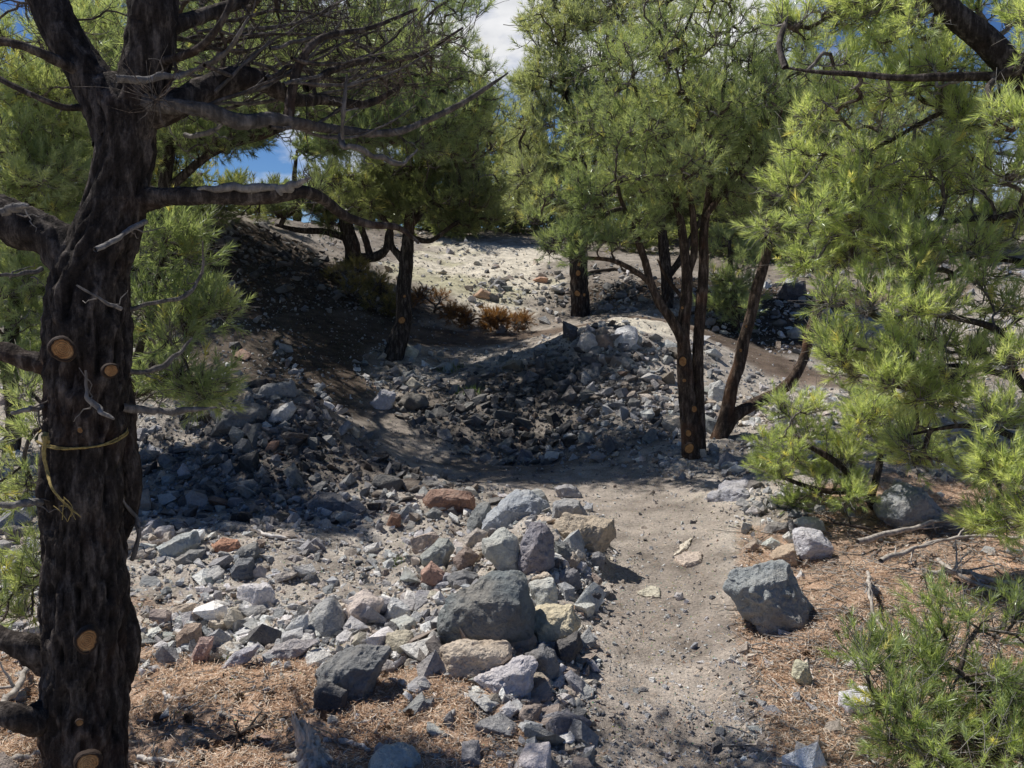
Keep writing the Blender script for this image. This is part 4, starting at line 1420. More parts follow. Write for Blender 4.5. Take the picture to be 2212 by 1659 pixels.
    def done(s):
        if s.trunk.n:
            link('trunk', s.trunk.mesh('trunk', [s.bark], smooth=True), s.root)
        if getattr(s, 'bgeo', None) is not None and s.bgeo.n:
            link('branches', s.bgeo.mesh('branches', [M_TWIG], smooth=True), s.root)
        if getattr(s, 'crown', None):
            link('crown', s.crown[0].mesh('crown', [s.crown[1]]), s.root)
        for fx, fy, d, rF, tilt in s.cuts:
            r = rF * K * d / FPX
            c = P(fx, fy, d - (.012 if d < 2.5 else .05))
            nrm = unit(unit(CAM - c) * [1, 1, .3] + np.array([tilt[0], 0, tilt[1]]))
            x = unit(np.cross(nrm, [0, 0, 1.0]))
            y = np.cross(nrm, x)
            k = 22
            an = np.linspace(0, 2 * np.pi, k, endpoint=False)
            wob = 1 + .09 * np.sin(an * 2 + fx) + .03 * np.sin(an * 3 + fy) + rng.normal(0, .02, k)
            ring = np.cos(an)[:, None] * x + np.sin(an)[:, None] * y * 1.08
            prof = [(1.3, -.9, 1.2), (1.2, -.12, 1.2), (1.1, .03, 1.1), (1.0, .03, .97), (.95, -.02, .9), (.88, -.01, .82), (.6, .012, .6), (.3, .0, .3)]
            V = np.concatenate([c + nrm * r * h_ + ring * (r * q_ * (wob if q_ > .7 else 1 + (wob - 1) * .5))[:, None] for q_, h_, _ in prof] + [(c + nrm * r * .01)[None]])
            V = V + rng.normal(0, .022, V.shape) * r
            rad = np.concatenate([np.full(k, z_) for _, _, z_ in prof] + [np.zeros(1)])
            i = np.arange(k)
            j = np.roll(i, -1)
            q = np.concatenate([np.stack([i + a_ * k, j + a_ * k, j + (a_ + 1) * k, i + (a_ + 1) * k], -1) for a_ in range(len(prof) - 1)])
            tr = np.stack([i + (len(prof) - 1) * k, j + (len(prof) - 1) * k, np.full(k, len(prof) * k)], -1)
            link('saw_cut', mesh_np('saw_cut', V, [q, tr], {'rad': rad}, [M_CUT], True), s.root)


def ell(fx, fy, d, rxF, ryF, rz, n, clump=12, cr=.32, seed=0, shell=.3):
    """branch-end targets in an ellipsoid, gathered in flattened clumps"""
    r = np.random.default_rng(abs(seed + int(fx * 7 + fy * 3)) + 1)
    c = P(fx, fy, d)
    rx, ry = rxF * K * d / FPX, ryF * K * d / FPX
    nc = max(2, n // clump)
    v = r.normal(0, 1, (nc, 3))
    v = unit(v) * (r.uniform(shell, 1, (nc, 1)) ** .6)
    ctr = c + v * [rx, rz, ry]
    m = min(rx, ry, rz) * cr
    o = r.normal(0, 1, (nc, clump, 3)) * [m, m, m * .45]
    return (ctr[:, None] + o).reshape(-1, 3)


def above(A, h=.15):
    return A[A[:, 2] > Z(A[:, 0], A[:, 1]) + h]


T_NEAR = [tuft_template(40, .055, .041, .0029, 70 + k) for k in range(6)]
T_MID = [tuft_template(24, .06, .055, .0036, 80 + k) for k in range(6)]
T_FAR = [tuft_template(20, .09, .095, .0078, 90 + k) for k in range(5)]
T_DIST = [tuft_template(15, .13, .12, .02, 95 + k) for k in range(5)]

def cat(*a):
    return np.concatenate(a)


def add_root_flare(T, fx, d, r):
    pass


# ---- 1. the large near pine at the left edge
D = 2.55
b = P(180, 1700, D)
T = Tree('pine_tree', 'large dark rough barked pine at the left edge with twine tied round its trunk', (b[0], b[1], Zs(b[0], b[1]) - .05))
T.limb([(182, 1800, D), (180, 1659, D), (178, 1480, D), (183, 1300, D), (180, 1150, D), (178, 1000, D), (186, 880, D), (190, 780, D), (193, 680, D), (200, 590, D), (228, 510, D), (248, 450, D), (262, 375, D), (272, 310, D), (262, 240, D), (220, 180, D)],
       [88, 78, 75, 77, 74, 73, 75, 79, 79, 71, 61, 55, 53, 56, 58, 36], n=420, k=96, bark=.21, grow=False)
T.limb([(268, 330, D), (290, 240, D), (310, 150, D), (325, 70, D), (328, 0, D), (335, -200, D + .1), (345, -480, D + .2), (350, -800, D + .3)], [52, 50, 47, 49, 50, 42, 31, 12], n=150, k=48, bark=.17, start=.35)
T.limb([(255, 300, D), (215, 210, D), (180, 150, D), (135, 75, D), (90, -20, D), (0, -200, D), (-120, -420, D)], [50, 44, 41, 39, 37, 30, 12], n=140, k=44, bark=.18, start=.4)
T.limb([(190, 620, D), (140, 545, D), (100, 510, D), (40, 490, D), (-40, 450, D), (-200, 400, D)], [50, 46, 42, 46, 40, 30], n=90, k=36, bark=.18, start=.5)
# second slender stem hugging the right side
T.limb([(262, 780, D + .12), (268, 880, D + .12), (272, 960, D + .1), (286, 1020, D + .1), (282, 1100, D + .12), (262, 1180, D + .12)], [10, 20, 20, 17, 16, 6], n=70, k=18, bark=.3, grow=False)
T.limb([(250, 1250, D + .1), (268, 1330, D + .08), (274, 1400, D + .08), (262, 1470, D + .1), (240, 1560, D + .1)], [10, 20, 24, 22, 12], n=60, k=20, bark=.28, grow=False)
# spreading limbs to the right
T.limb([(275, 440, D), (330, 428, D), (400, 424, D - .02), (470, 422, D), (540, 424, D + .03), (610, 418, D + .05), (660, 415, D + .1), (700, 432, D + .2), (745, 466, D + .3), (800, 485, D + .4), (860, 492, D + .5), (905, 525, D + .5)],
       [34, 22, 19, 18, 18, 17, 13, 12, 10, 8, 6, 3], n=170, k=20, bark=.2, start=.55)
T.limb([(300, 250, D), (360, 235, D), (450, 190, D + .1), (520, 168, D + .15), (570, 178, D + .2), (640, 215, D + .3), (700, 215, D + .45), (790, 225, D + .6), (860, 190, D + .7)], [34, 28, 27, 24, 20, 14, 11, 8, 4], n=130, k=18, bark=.2, start=.3)
T.limb([(280, 215, D), (340, 226, D - .05), (400, 232, D - .05), (460, 242, D - .02), (520, 262, D), (590, 258, D + .05), (640, 266, D + .1), (700, 276, D + .2), (780, 286, D + .3), (850, 286, D + .35), (920, 262, D + .4), (1000, 222, D + .4), (1050, 190, D + .4), (1098, 157, D + .4)],
       [22, 17, 14, 14, 16, 14, 12, 10, 8, 7, 6, 5, 4, 1.5], n=240, k=20, bark=.32, start=.3, tint=.2)
T.limb([(350, 60, D), (420, 40, D + .1), (500, 12, D + .2), (580, -20, D + .3), (700, -60, D + .4)], [20, 15, 12, 9, 5], n=80, k=12, bark=.2)
T.limb([(620, 260, D + .08), (630, 200, D + .1), (650, 130, D + .1), (700, 80, D + .15), (800, 60, D + .3), (900, 20, D + .4)], [12, 10, 9, 7, 5, 3], n=80, k=10, bark=.2)
T.limb([(660, 190, D + .2), (720, 150, D + .3), (800, 130, D + .5), (900, 120, D + .7), (1000, 60, D + .8)], [9, 7, 6, 5, 2], n=70, k=9, bark=.2)
T.limb([(330, 140, D), (420, 110, D - .1), (470, 60, D - .15), (500, 0, D - .15), (520, -80, D - .1)], [10, 8, 7, 6, 4], n=60, k=9, bark=.2)
T.limb([(200, 170, D), (120, 130, D - .1), (50, 100, D - .15), (-40, 80, D - .15)], [14, 11, 9, 7], n=60, k=10, bark=.2)
T.limb([(205, 230, D), (140, 232, D - .08), (70, 205, D - .12), (0, 170, D - .12), (-60, 130, D - .1)], [9, 7, 6, 6, 5], n=60, k=9, bark=.2)
T.limb([(120, 790, D), (70, 782, D), (20, 765, D), (-60, 740, D)], [26, 21, 20, 18], n=50, k=14, bark=.25)
T.limb([(110, 1420, D), (60, 1400, D - .05), (20, 1385, D - .05), (-60, 1350, D)], [40, 30, 22, 16], n=50, k=16, bark=.25, grow=False)
T.limb([(120, 1530, D), (70, 1555, D - .1), (20, 1545, D - .15), (-60, 1530, D - .1)], [40, 30, 24, 18], n=50, k=16, bark=.25, grow=False)
# long thin bare shoots fanning out to the right
r_ = np.random.default_rng(77)
for i_ in range(22):
    x0, y0 = r_.uniform(330, 640), r_.uniform(40, 275)
    dx, dy = r_.uniform(220, 430), r_.uniform(-150, 70)
    sg = r_.uniform(-50, 60)
    d0, d1 = D + r_.uniform(-.1, .15), D + r_.uniform(.2, .9)
    q_ = [(x0 + dx * u, y0 + dy * u + sg * math.sin(math.pi * u) - 40 * u * u, d0 + (d1 - d0) * u) for u in (0, .25, .5, .75, 1)]
    C_, R_ = T.limb(q_, [4.2, 3.6, 2.8, 2.0, 1.0], n=60, k=7, bark=.25, grow=False, kink=.5, tint=r_.uniform(0, .3))
    for _ in range(5):
        j_ = r_.integers(15, 57)
        t_ = unit(C_[j_ + 2] - C_[j_ - 2])
        dv = unit(t_ * .9 + r_.normal(0, .55, 3))
        L_ = r_.uniform(.08, .28)
        w_ = np.linspace(0, 1, 7)[:, None]
        cc_ = C_[j_] + dv * w_ * L_ + w_ ** 2 * L_ * np.array([r_.normal(0, .2), 0, r_.uniform(-.1, .35)])
        T.trunk.tubes(cc_[None], np.linspace(R_[j_] * .6, .0009, 7)[None], 5, r_.uniform(0, .35))
# grey dead stubs and twigs, one part each
for pp, rr in [([(600, 412, D + .02), (630, 402, D), (660, 390, D - .02), (672, 384, D - .03)], [10, 9, 6, 1.5]),
               ([(395, 412, D - .03), (470, 408, D - .03), (540, 405, D), (600, 403, D + .02)], [4, 7, 8, 7]),
               ([(205, 540, D - .28), (250, 515, D - .2), (315, 478, D - .05)], [5.5, 5, 6]),
               ([(165, 616, D - .28), (215, 645, D - .26), (262, 668, D - .22)], [2, 3.5, 4]),
               ([(185, 800, D - .28), (188, 850, D - .27), (215, 885, D - .27), (246, 905, D - .28)], [2.5, 4, 6, 3]),
               ([(735, 295, D + .2), (745, 318, D + .15), (775, 322, D + .15), (830, 342, D + .2), (868, 355, D + .25), (902, 322, D + .3)], [7, 6.5, 6, 5, 4, 1.5]),
               ([(250, 170, D - .22), (330, 172, D - .15), (400, 158, D - .05), (440, 148, D)], [10, 7, 6, 2]),
               ([(400, 292, D + .1), (440, 290, D + .05), (480, 268, D)], [6, 6, 3]),
               ([(430, 150, D), (490, 110, D - .05), (520, 70, D - .1), (538, 36, D - .1)], [6, 6, 4, 2]),
               ([(0, 460, D - .27), (30, 448, D - .27), (60, 445, D - .28)], [9, 9, 3]),
               ([(262, 670, D + .05), (330, 655, D + .1), (400, 640, D + .2), (435, 590, D + .3), (438, 520, D + .3)], [5, 5, 4, 3, 1.5]),
               ([(255, 800, D), (330, 800, D + .1), (380, 770, D + .15), (415, 730, D + .2)], [6, 5.5, 5, 2]),
               ([(262, 880, D), (330, 890, D + .1), (400, 885, D + .1), (468, 880, D + .15)], [9, 8, 6, 2]),
               ([(250, 1055, D + .05), (285, 1110, D + .1), (300, 1150, D + .1), (285, 1210, D + .12)], [2, 4, 5, 4]),
               ([(0, 1090, D - .2), (50, 1088, D - .2), (88, 1085, D - .1)], [6, 8, 7]),
               ([(0, 595, D - .2), (50, 590, D - .15), (90, 580, D - .1)], [4, 5, 6]),
               ([(25, 893, D - .1), (60, 885, D - .1), (92, 878, D - .05)], [4, 5, 6]),
               ([(740, 300, D + .15), (742, 245, D + .1), (750, 160, D + .1)], [4, 4, 2])]:
    g = Geo()
    T.limb(pp, rr, n=60, k=9, bark=.3, grow=False, tint=rng.uniform(.3, .65), geo=g, kink=.32)
    for _ in range(2):
        c_ = g.V[0].reshape(-1, 9, 3).mean(1)
        i_ = rng.integers(15, 55)
        t_ = unit(c_[i_ + 2] - c_[i_ - 2])
        dv = unit(t_ * .6 + rng.normal(0, .6, 3) + [0, 0, .2])
        L_ = rng.uniform(.03, .1)
        cc_ = c_[i_] + dv * (np.linspace(0, 1, 7)[:, None] * L_) + np.cumsum(rng.normal(0, .006, (7, 3)), 0)
        g.tubes(cc_[None], np.linspace(.0028, .0009, 7)[None], 5, .4)
    link('dead_branch', g.mesh('dead_branch', [M_BARK], smooth=True), T.root)
A = cat(ell(600, 90, 3.2, 270, 130, .4, 300, 4, .5, 1), ell(800, 120, 3.4, 190, 110, .4, 110, 4, .5, 2), ell(500, -100, 3.2, 300, 100, .6, 20, 5, .35, 3),
        ell(60, 90, 2.9, 110, 90, .4, 30, 6, .3, 4), ell(325, 205, 2.35, 25, 18, .05, 5, 5, .3, 9),
        ell(700, 440, 3.0, 110, 25, .3, 14, 5, .4, 7))
T.grow(A, .3, 6, .16, -.06)
T.skin(.0018, .012, .42, 5, .12)
T.twiglets(4, (.06, .2), .0014)
T.needles(M_NEEDLE, T_NEAR, 3, (.03, .08), (.8, 1.15), .35, .3, .5, .22, bare=.84, rt=.0015)
for fx, fy, r in [(135, 755, 21), (188, 1385, 20.5), (190, 1650, 20), (172, 1562, 6.5), (173, 930, 5)]:
    T.cut(fx, fy, D - .262, r, (.0, 0))
T.cut(240, 801, D - .19, 13, (.3, 0))
T.done()

# twine round the near trunk
def build_twine():
    g = Geo()
    r = np.random.default_rng(5)
    c = P(178, 935, D)
    R0 = 78 * K * D / FPX
    for k in range(4):
        an = np.linspace(0, 2 * np.pi, 60)
        dz = .004 * (k - 1.5) + .012 * np.sin(an + k * .6 + 2.8) - .02 * np.cos(an - .6)
        rr = R0 * (1.11 + .004 * k) * np.ones(60) + .003 * np.sin(an * 7 + k)
        q = np.stack([c[0] + rr * np.sin(an), c[1] - rr * np.cos(an), c[2] + dz + .012 * (np.sin(an))], -1)
        stem(g, q, np.full(60, .0022), 120, 6, .5, 60)
    # knot and the frayed hanging end
    kx = [(100, 938, D - .17), (94, 945, D - .2), (102, 955, D - .21), (96, 935, D - .19)]
    stem(g, [P(*p) for p in kx], [.006, .008, .007, .005], 30, 8, .5, 60)
    for k in range(3):
        pts = [(98, 945), (96, 985), (102, 1020), (112, 1052), (128, 1075), (142, 1090), (165 + 4 * k, 1106 + 5 * k)]
        q = np.array([P(a + r.normal(0, 1.5), b_ + r.normal(0, 1.5), D - .265 if a > 105 else D - .225) for a, b_ in pts])
        stem(g, q, np.array([.004, .0035, .003, .0026, .0022, .0018, .0012]), 60, 6, .5, 60)
    for k in range(5):
        q = [P(140 + r.uniform(-25, 10), 1080 + r.uniform(-20, 15), D - .265), P(148 + r.uniform(-20, 15), 1100 + r.uniform(-8, 8), D - .27), P(150 + r.uniform(-20, 25), 1120 + r.uniform(-8, 8), D - .27)]
        stem(g, q, [.0012, .001, .0007], 12, 5, .3)
    o0 = P(88, 940, D - .22)
    g.V = [np.concatenate(g.V) - o0]
    o = link('twine', g.mesh('twine', [M_TWINE], smooth=True), label='frayed straw coloured twine wound round the near pine trunk with a hanging end', category='twine')
    o.location = o0


build_twine()


def pine(name, label, base, limbs, ells, mat, tm, rtip, kw, grow=(.32, 6, .13, 0), skin=(.04, .42, 5, .2), bark=None, cuts=(), seed=0, group=None, cat_='tree', tbark=.14, h=.12):
    b = P(*base)
    T = Tree(name, label, (b[0], b[1], Zs(b[0], b[1]) - .03), bark, cat_, group)
    for pts, rr, *o in limbs:
        o = o[0] if o else {}
        T.limb(pts, rr, bark=tbark, **o)
    A = above(cat(*[ell(*e, seed=seed + i) if len(e) == 7 else ell(*e[:7], *e[7:], seed=seed + i) for i, e in enumerate(ells)]), h)
    T.grow(A, *grow)
    T.skin(rtip, *skin)
    if tm is T_NEAR:
        T.twiglets(3, (.05, .17), .0015, (.25, 1.0))
    T.needles(mat, tm, **kw)
    for c in cuts:
        T.cut(*c)
    T.done()
    return T


NEARKW = dict(bare=.2, per=4, tw=(.04, .11), scale=(.85, 1.25), span=.5, up=.35, mean=.5, var=.25, rt=.0015)
MIDKW = dict(bare=.2, per=4, tw=(.05, .14), scale=(.85, 1.3), span=.5, up=.3, mean=.5, var=.25, rt=.0022)
FARKW = dict(bare=.12, per=4, tw=(.08, .2), scale=(.85, 1.35), span=.55, up=.25, mean=.45, var=.25, rt=.004)
DISTKW = dict(per=4, tw=(.12, .3), scale=(.8, 1.4), span=.6, up=.2, mean=.4, var=.25, rt=.007)

# ---- 2. young pine close behind the near trunk
d = 3.05
pine('pine_tree', 'young bright pine showing on both sides close behind the near trunk', (235, 1370, d),
     [([(235, 1400, d), (245, 1250, d), (262, 1100, d), (270, 960, d), (285, 830, d), (310, 720, d), (335, 620, d), (360, 530, d)], [13, 12, 11, 10, 9, 8, 6, 3], {'start': .25}),
      ([(262, 1050, d), (200, 960, d), (120, 900, d), (60, 840, d)], [7, 6, 5, 3]),
      ([(285, 860, d), (350, 830, d), (410, 800, d - .05), (440, 790, d - .05)], [6, 5, 4, 2])],
     [(350, 545, d, 60, 60, .18, 26, 5, .35), (350, 660, d, 80, 60, .2, 36, 5, .35), (410, 560, d, 30, 70, .12, 16, 5, .35), (390, 720, d - .05, 60, 40, .15, 24, 5, .35), (370, 830, d, 95, 45, .2, 40, 5, .35), (485, 675, d - .05, 36, 24, .08, 8, 4, .35),
      (440, 840, d - .05, 45, 35, .15, 20, 5, .35), (300, 760, d + .1, 50, 70, .15, 16, 5, .35), (50, 900, d, 70, 80, .2, 26, 5, .35), (40, 1060, d, 60, 70, .2, 22, 5, .35), (40, 1210, d, 60, 60, .2, 20, 5, .35), (20, 1330, d - .1, 40, 30, .15, 10, 5, .35)],
     M_NEEDLE, T_NEAR, .0022, {**NEARKW, 'mean': .62, 'per': 3, 'scale': (.85, 1.2)}, bark=M_BARK, seed=20)
# ---- 3. pine behind the near trunk on its left
d = 6.3
pine('pine_tree', 'pale green pine filling the left edge behind the near trunk', (30, 1000, d),
     [([(20, 1010, d), (30, 900, d), (20, 780, d), (35, 640, d), (60, 480, d), (80, 330, d), (90, 180, d)], [17, 16, 15, 13, 11, 8, 4], {'start': .15})],
     [(60, 330, d, 110, 120, .6, 200), (110, 230, d, 90, 90, .5, 120), (40, 480, d, 110, 90, .6, 150), (125, 400, d - .1, 60, 70, .4, 90), (40, 650, d, 100, 90, .6, 130), (40, 800, d, 100, 80, .6, 100), (130, 560, d, 60, 90, .5, 80),
      (100, 60, d, 120, 100, .7, 120), (-110, 300, d, 120, 250, .8, 120), (250, 150, d, 110, 120, .7, 120)],
     M_NEEDLE, T_NEAR, .003, {**NEARKW, 'mean': .62, 'scale': (1.2, 1.7), 'tw': (.06, .14)}, seed=40)
# ---- 4. pines closing the upper left
d = 8.2
pine('pine_tree', 'dense green pine whose crown fills the top left behind the near boughs', (420, 760, d),
     [([(330, 800, d), (345, 640, d), (350, 480, d), (370, 300, d), (420, 120, d), (450, -80, d)], [19, 17, 15, 12, 9, 4], {'start': .35}),
      ([(350, 420, d), (460, 330, d), (580, 290, d), (680, 250, d)], [10, 8, 6, 3])],
     [(480, 240, d, 170, 80, 1.0, 260), (640, 190, d, 170, 110, 1.0, 380), (800, 140, d, 190, 120, 1.0, 420), (960, 140, d, 90, 120, .8, 170), (600, 20, d, 260, 110, 1.2, 260), (900, 30, d, 160, 80, 1, 130), (420, 60, d, 140, 120, 1, 130),
      (250, 300, d, 130, 200, 1, 160), (380, 240, d - .5, 130, 100, .8, 220), (270, 200, d - .5, 120, 140, .8, 160), (850, 265, 7.9, 120, 52, .7, 240), (945, 285, 7.8, 80, 60, .7, 180), (760, 318, 7.8, 60, 24, .5, 60), (1000, 230, 7.8, 60, 60, .6, 110), (480, 250, 10, 110, 50, .9, 240), (390, 230, 10, 110, 80, .9, 180)],
     M_NEEDLE, T_MID, .004, {**MIDKW, 'mean': .45, 'per': 5}, seed=60)
# ---- 4b. pine rising out of the dark bank
d = 12.4
pine('pine_tree', 'tall dark pine rising out of the dark bank behind the near limbs', (350, 560, d),
     [([(352, 585, d), (352, 470, d), (356, 340, d), (380, 200, d), (430, 80, d), (460, -60, d)], [16, 14, 12, 9, 6, 3], {'start': .3})],
     [(470, 90, d, 130, 90, 1.5, 260), (420, 200, d, 140, 90, 1.5, 260), (560, 50, d, 110, 80, 1.4, 190), (330, 120, d, 130, 120, 1.5, 240), (520, 170, d, 120, 70, 1.4, 200), (500, -80, d, 200, 90, 1.6, 260), (640, 120, d, 90, 70, 1.2, 120), (280, 300, d, 120, 90, 1.3, 160), (450, 275, 11.3, 120, 55, 1.1, 260), (400, 450, 11.2, 80, 32, .9, 130), (270, 370, 11.2, 70, 90, 1, 150), (540, 250, 11.3, 70, 55, 1, 120)],
     M_NEEDLE_FAR, T_FAR, .006, FARKW, seed=70)
# ---- 5. small leaning pine on the stones left of centre
d = Y2D(765, 10.2)
pine('pine_tree', 'small leaning pine with a dark bare trunk standing on the stones left of centre', (852, 765, d),
     [([(846, 785, d), (858, 740, d), (872, 690, d), (872, 640, d), (876, 590, d), (880, 530, d), (885, 480, d), (890, 400, d), (880, 310, d), (870, 220, d)], [22, 20, 17, 15.5, 15, 13, 11, 9, 6, 3], {'n': 90, 'k': 18, 'start': .6}),
      ([(876, 570, d), (860, 550, d), (845, 530, d), (840, 490, d), (800, 440, d)], [9, 8, 7, 6, 4], {'start': .5}),
      ([(884, 490, d), (930, 440, d), (980, 420, d), (1030, 400, d)], [8, 6, 5, 3], {'start': .3}),
      ([(882, 510, d), (930, 520, d), (990, 480, d), (1060, 470, d)], [6, 5, 4, 2], {'start': .4})],
     [(780, 400, d, 95, 70, .8, 190), (880, 320, d, 130, 90, 1.0, 260), (970, 400, d, 110, 70, .9, 230), (850, 220, d, 140, 80, 1.0, 220), (960, 260, d, 100, 90, .9, 200), (1010, 460, d, 60, 35, .5, 70), (900, 440, d, 80, 40, .6, 90)],
     M_NEEDLE_FAR, T_MID, .005, {**MIDKW, 'mean': .4, 'scale': (1.2, 1.8)}, seed=80, cuts=[(868, 692, d - .21, 7), (874, 640, d - .19, 3)])
# ---- 6. crooked pine on the rise behind
d = 13.2
pine('pine_tree', 'crooked pine with a curled limb on the rise behind the small leaning pine', (760, 560, d),
     [([(760, 575, d), (762, 540, d), (752, 505, d), (745, 470, d), (740, 430, d)], [17, 16, 15, 13, 9], {'start': .7}),
      ([(760, 555, d), (785, 558, d), (815, 553, d), (835, 535, d), (840, 500, d), (860, 470, d)], [12, 11, 10, 8, 6, 4], {'start': .8}),
      ([(750, 515, d), (700, 500, d), (650, 498, d), (595, 486, d)], [8, 7, 6, 3], {'start': .7}),
      ([(800, 555, d), (790, 520, d), (780, 490, d), (775, 460, d)], [8, 7, 6, 4], {'start': .5})],
     [(720, 430, d, 100, 40, .8, 110), (800, 440, d, 80, 40, .8, 90), (640, 460, d, 60, 25, .6, 40), (690, 470, d, 50, 22, .5, 30), (560, 440, d + 1, 60, 40, .8, 50)],
     M_NEEDLE_FAR, T_FAR, .007, FARKW, seed=100)
# ---- 7. tall scarred pine behind the mound
d = Y2D(685, 13.5)
pine('pine_tree', 'tall pine with round saw scars up its dark trunk behind the rubble mound', (1252, 685, d),
     [([(1254, 705, d), (1252, 640, d), (1250, 560, d), (1252, 480, d), (1250, 400, d), (1240, 300, d), (1222, 200, d), (1212, 110, d), (1200, 20, d), (1190, -120, d)], [21, 19, 18.5, 18, 16, 13, 10, 8, 6, 3], {'n': 80, 'k': 18, 'start': .45}),
      ([(1248, 470, d), (1210, 430, d), (1180, 390, d), (1150, 360, d)], [10, 8, 6, 3], {'start': .3}),
      ([(1235, 300, d), (1290, 200, d), (1310, 100, d), (1330, 0, d)], [9, 8, 6, 3], {'start': .2})],
     [(1200, 60, d, 75, 90, 1.0, 150), (1190, 180, d, 75, 60, .9, 120), (1330, 60, d, 110, 130, 1.4, 240), (1250, -60, d, 130, 80, 1.4, 110), (1200, 300, d, 110, 70, 1.2, 190), (1310, 250, d, 110, 90, 1.3, 210), (1160, 400, d, 90, 60, 1.1, 160), (1280, 420, d, 110, 60, 1.2, 160), (1150, 210, d, 40, 40, .6, 40)],
     M_NEEDLE_B, T_FAR, .006, {**FARKW, 'mean': .55}, seed=120,
     cuts=[(1249, 590, d - .36, 5.5), (1247, 634, d - .38, 6), (1262, 637, d - .38, 3), (1251, 571, d - .36, 4)])
# ---- 7b. pine standing behind the twin stems
d = 12.8
pine('pine_tree', 'dark pine standing on the bank directly behind the twin stemmed one', (1440, 655, d),
     [([(1442, 680, d), (1440, 600, d), (1432, 520, d), (1425, 420, d), (1430, 300, d), (1435, 180, d)], [13, 12, 11, 9, 6, 3], {'start': .35}),
      ([(1440, 600, d), (1470, 560, d), (1500, 500, d), (1540, 430, d)], [8, 7, 6, 3], {'start': .4})],
     [(1340, 280, d, 100, 70, 1.2, 180), (1450, 300, d, 110, 80, 1.3, 190), (1550, 340, d, 110, 80, 1.3, 190), (1430, 430, d, 100, 50, 1.1, 120), (1560, 450, d, 90, 40, 1, 100), (1640, 400, d, 90, 70, 1.1, 130), (1500, 200, d, 110, 80, 1.2, 140)],
     M_NEEDLE_FAR, T_FAR, .006, FARKW, seed=130)
# ---- 8. twin stem pine right of centre
d = Y2D(995, 6.7)
pine('pine_tree', 'tall twin stemmed pine with orange saw scars standing beside the trail bend', (1492, 995, d),
     [([(1497, 1025, d), (1494, 985, d), (1489, 930, d), (1484, 860, d), (1479, 790, d), (1477, 720, d), (1482, 650, d), (1484, 600, d), (1478, 540, d), (1470, 480, d), (1450, 400, d), (1420, 320, d), (1380, 220, d), (1360, 120, d)], [24.9, 21.5, 18.1, 17.2, 15.5, 12.9, 12.5, 11.2, 9.5, 8.6, 6.9, 5.6, 4.3, 2.1], {'n': 150, 'k': 18, 'start': .55}),
      ([(1506, 1015, d + .05), (1508, 950, d + .05), (1508, 880, d + .05), (1507, 800, d + .05), (1510, 720, d + .05), (1516, 640, d + .05), (1520, 570, d + .05), (1520, 500, d + .05), (1530, 430, d + .05), (1540, 330, d + .1), (1560, 220, d + .1), (1570, 90, d + .1)], [18.9, 15.5, 13.8, 12.0, 11.2, 11.2, 10.3, 9.5, 7.7, 6.0, 4.3, 2.1], {'n': 140, 'k': 16, 'start': .5}),
      ([(1484, 790, d), (1472, 735, d - .05), (1450, 690, d - .1), (1425, 655, d - .1), (1406, 610, d - .1), (1392, 560, d - .1), (1372, 505, d - .1), (1352, 460, d - .1), (1330, 400, d - .1)], [11.2, 10.8, 10.3, 9.5, 8.2, 7.7, 6.9, 5.2, 2.6], {'n': 90, 'k': 12, 'start': .4}),
      ([(1405, 612, d - .1), (1370, 585, d - .15), (1320, 562, d - .2), (1250, 555, d - .2), (1190, 535, d - .2)], [6.0, 5.6, 4.7, 3.4, 1.7], {'start': .4}),
      ([(1484, 600, d), (1500, 540, d), (1497, 470, d), (1490, 400, d), (1500, 300, d), (1480, 180, d), (1470, 60, d)], [7.7, 7.7, 6.9, 6.0, 5.2, 3.4, 2.1], {'n': 90, 'start': .4}),
      ([(1522, 470, d), (1580, 390, d), (1640, 310, d), (1690, 210, d)], [6.9, 5.2, 4.3, 2.6], {'start': .3}),
      ([(1483, 655, d), (1440, 600, d + .1), (1420, 560, d + .1)], [4.3, 3.4, 1.7])],
     [(1440, 330, d, 160, 100, .8, 212), (1330, 380, d, 120, 70, .7, 127), (1220, 460, d - .2, 80, 45, .5, 68), (1240, 535, d - .2, 80, 30, .45, 51), (1330, 540, d - .1, 60, 40, .4, 42), (1520, 250, d, 170, 100, .9, 204), (1400, 180, d, 150, 110, .9, 178), (1560, 110, d, 170, 120, .9, 178),
      (1450, 30, d, 170, 90, .9, 161), (1620, 330, d + .1, 110, 90, .7, 144), (1480, -100, d, 200, 90, 1, 102), (1600, 430, d + .1, 70, 50, .5, 51), (1420, 460, d + .1, 80, 40, .5, 51)],
     M_NEEDLE, T_MID, .0032, {**MIDKW, 'mean': .56}, grow=(.3, 6, .13, 0), bark=M_BARK2, seed=140,
     cuts=[(1475, 781, d - .175, 9), (1500, 884, d - .16, 6), (1487, 936, d - .2, 6.5), (1489, 969, d - .22, 9.5), (1478, 822, d - .18, 4), (1474, 665, d - .15, 3)])
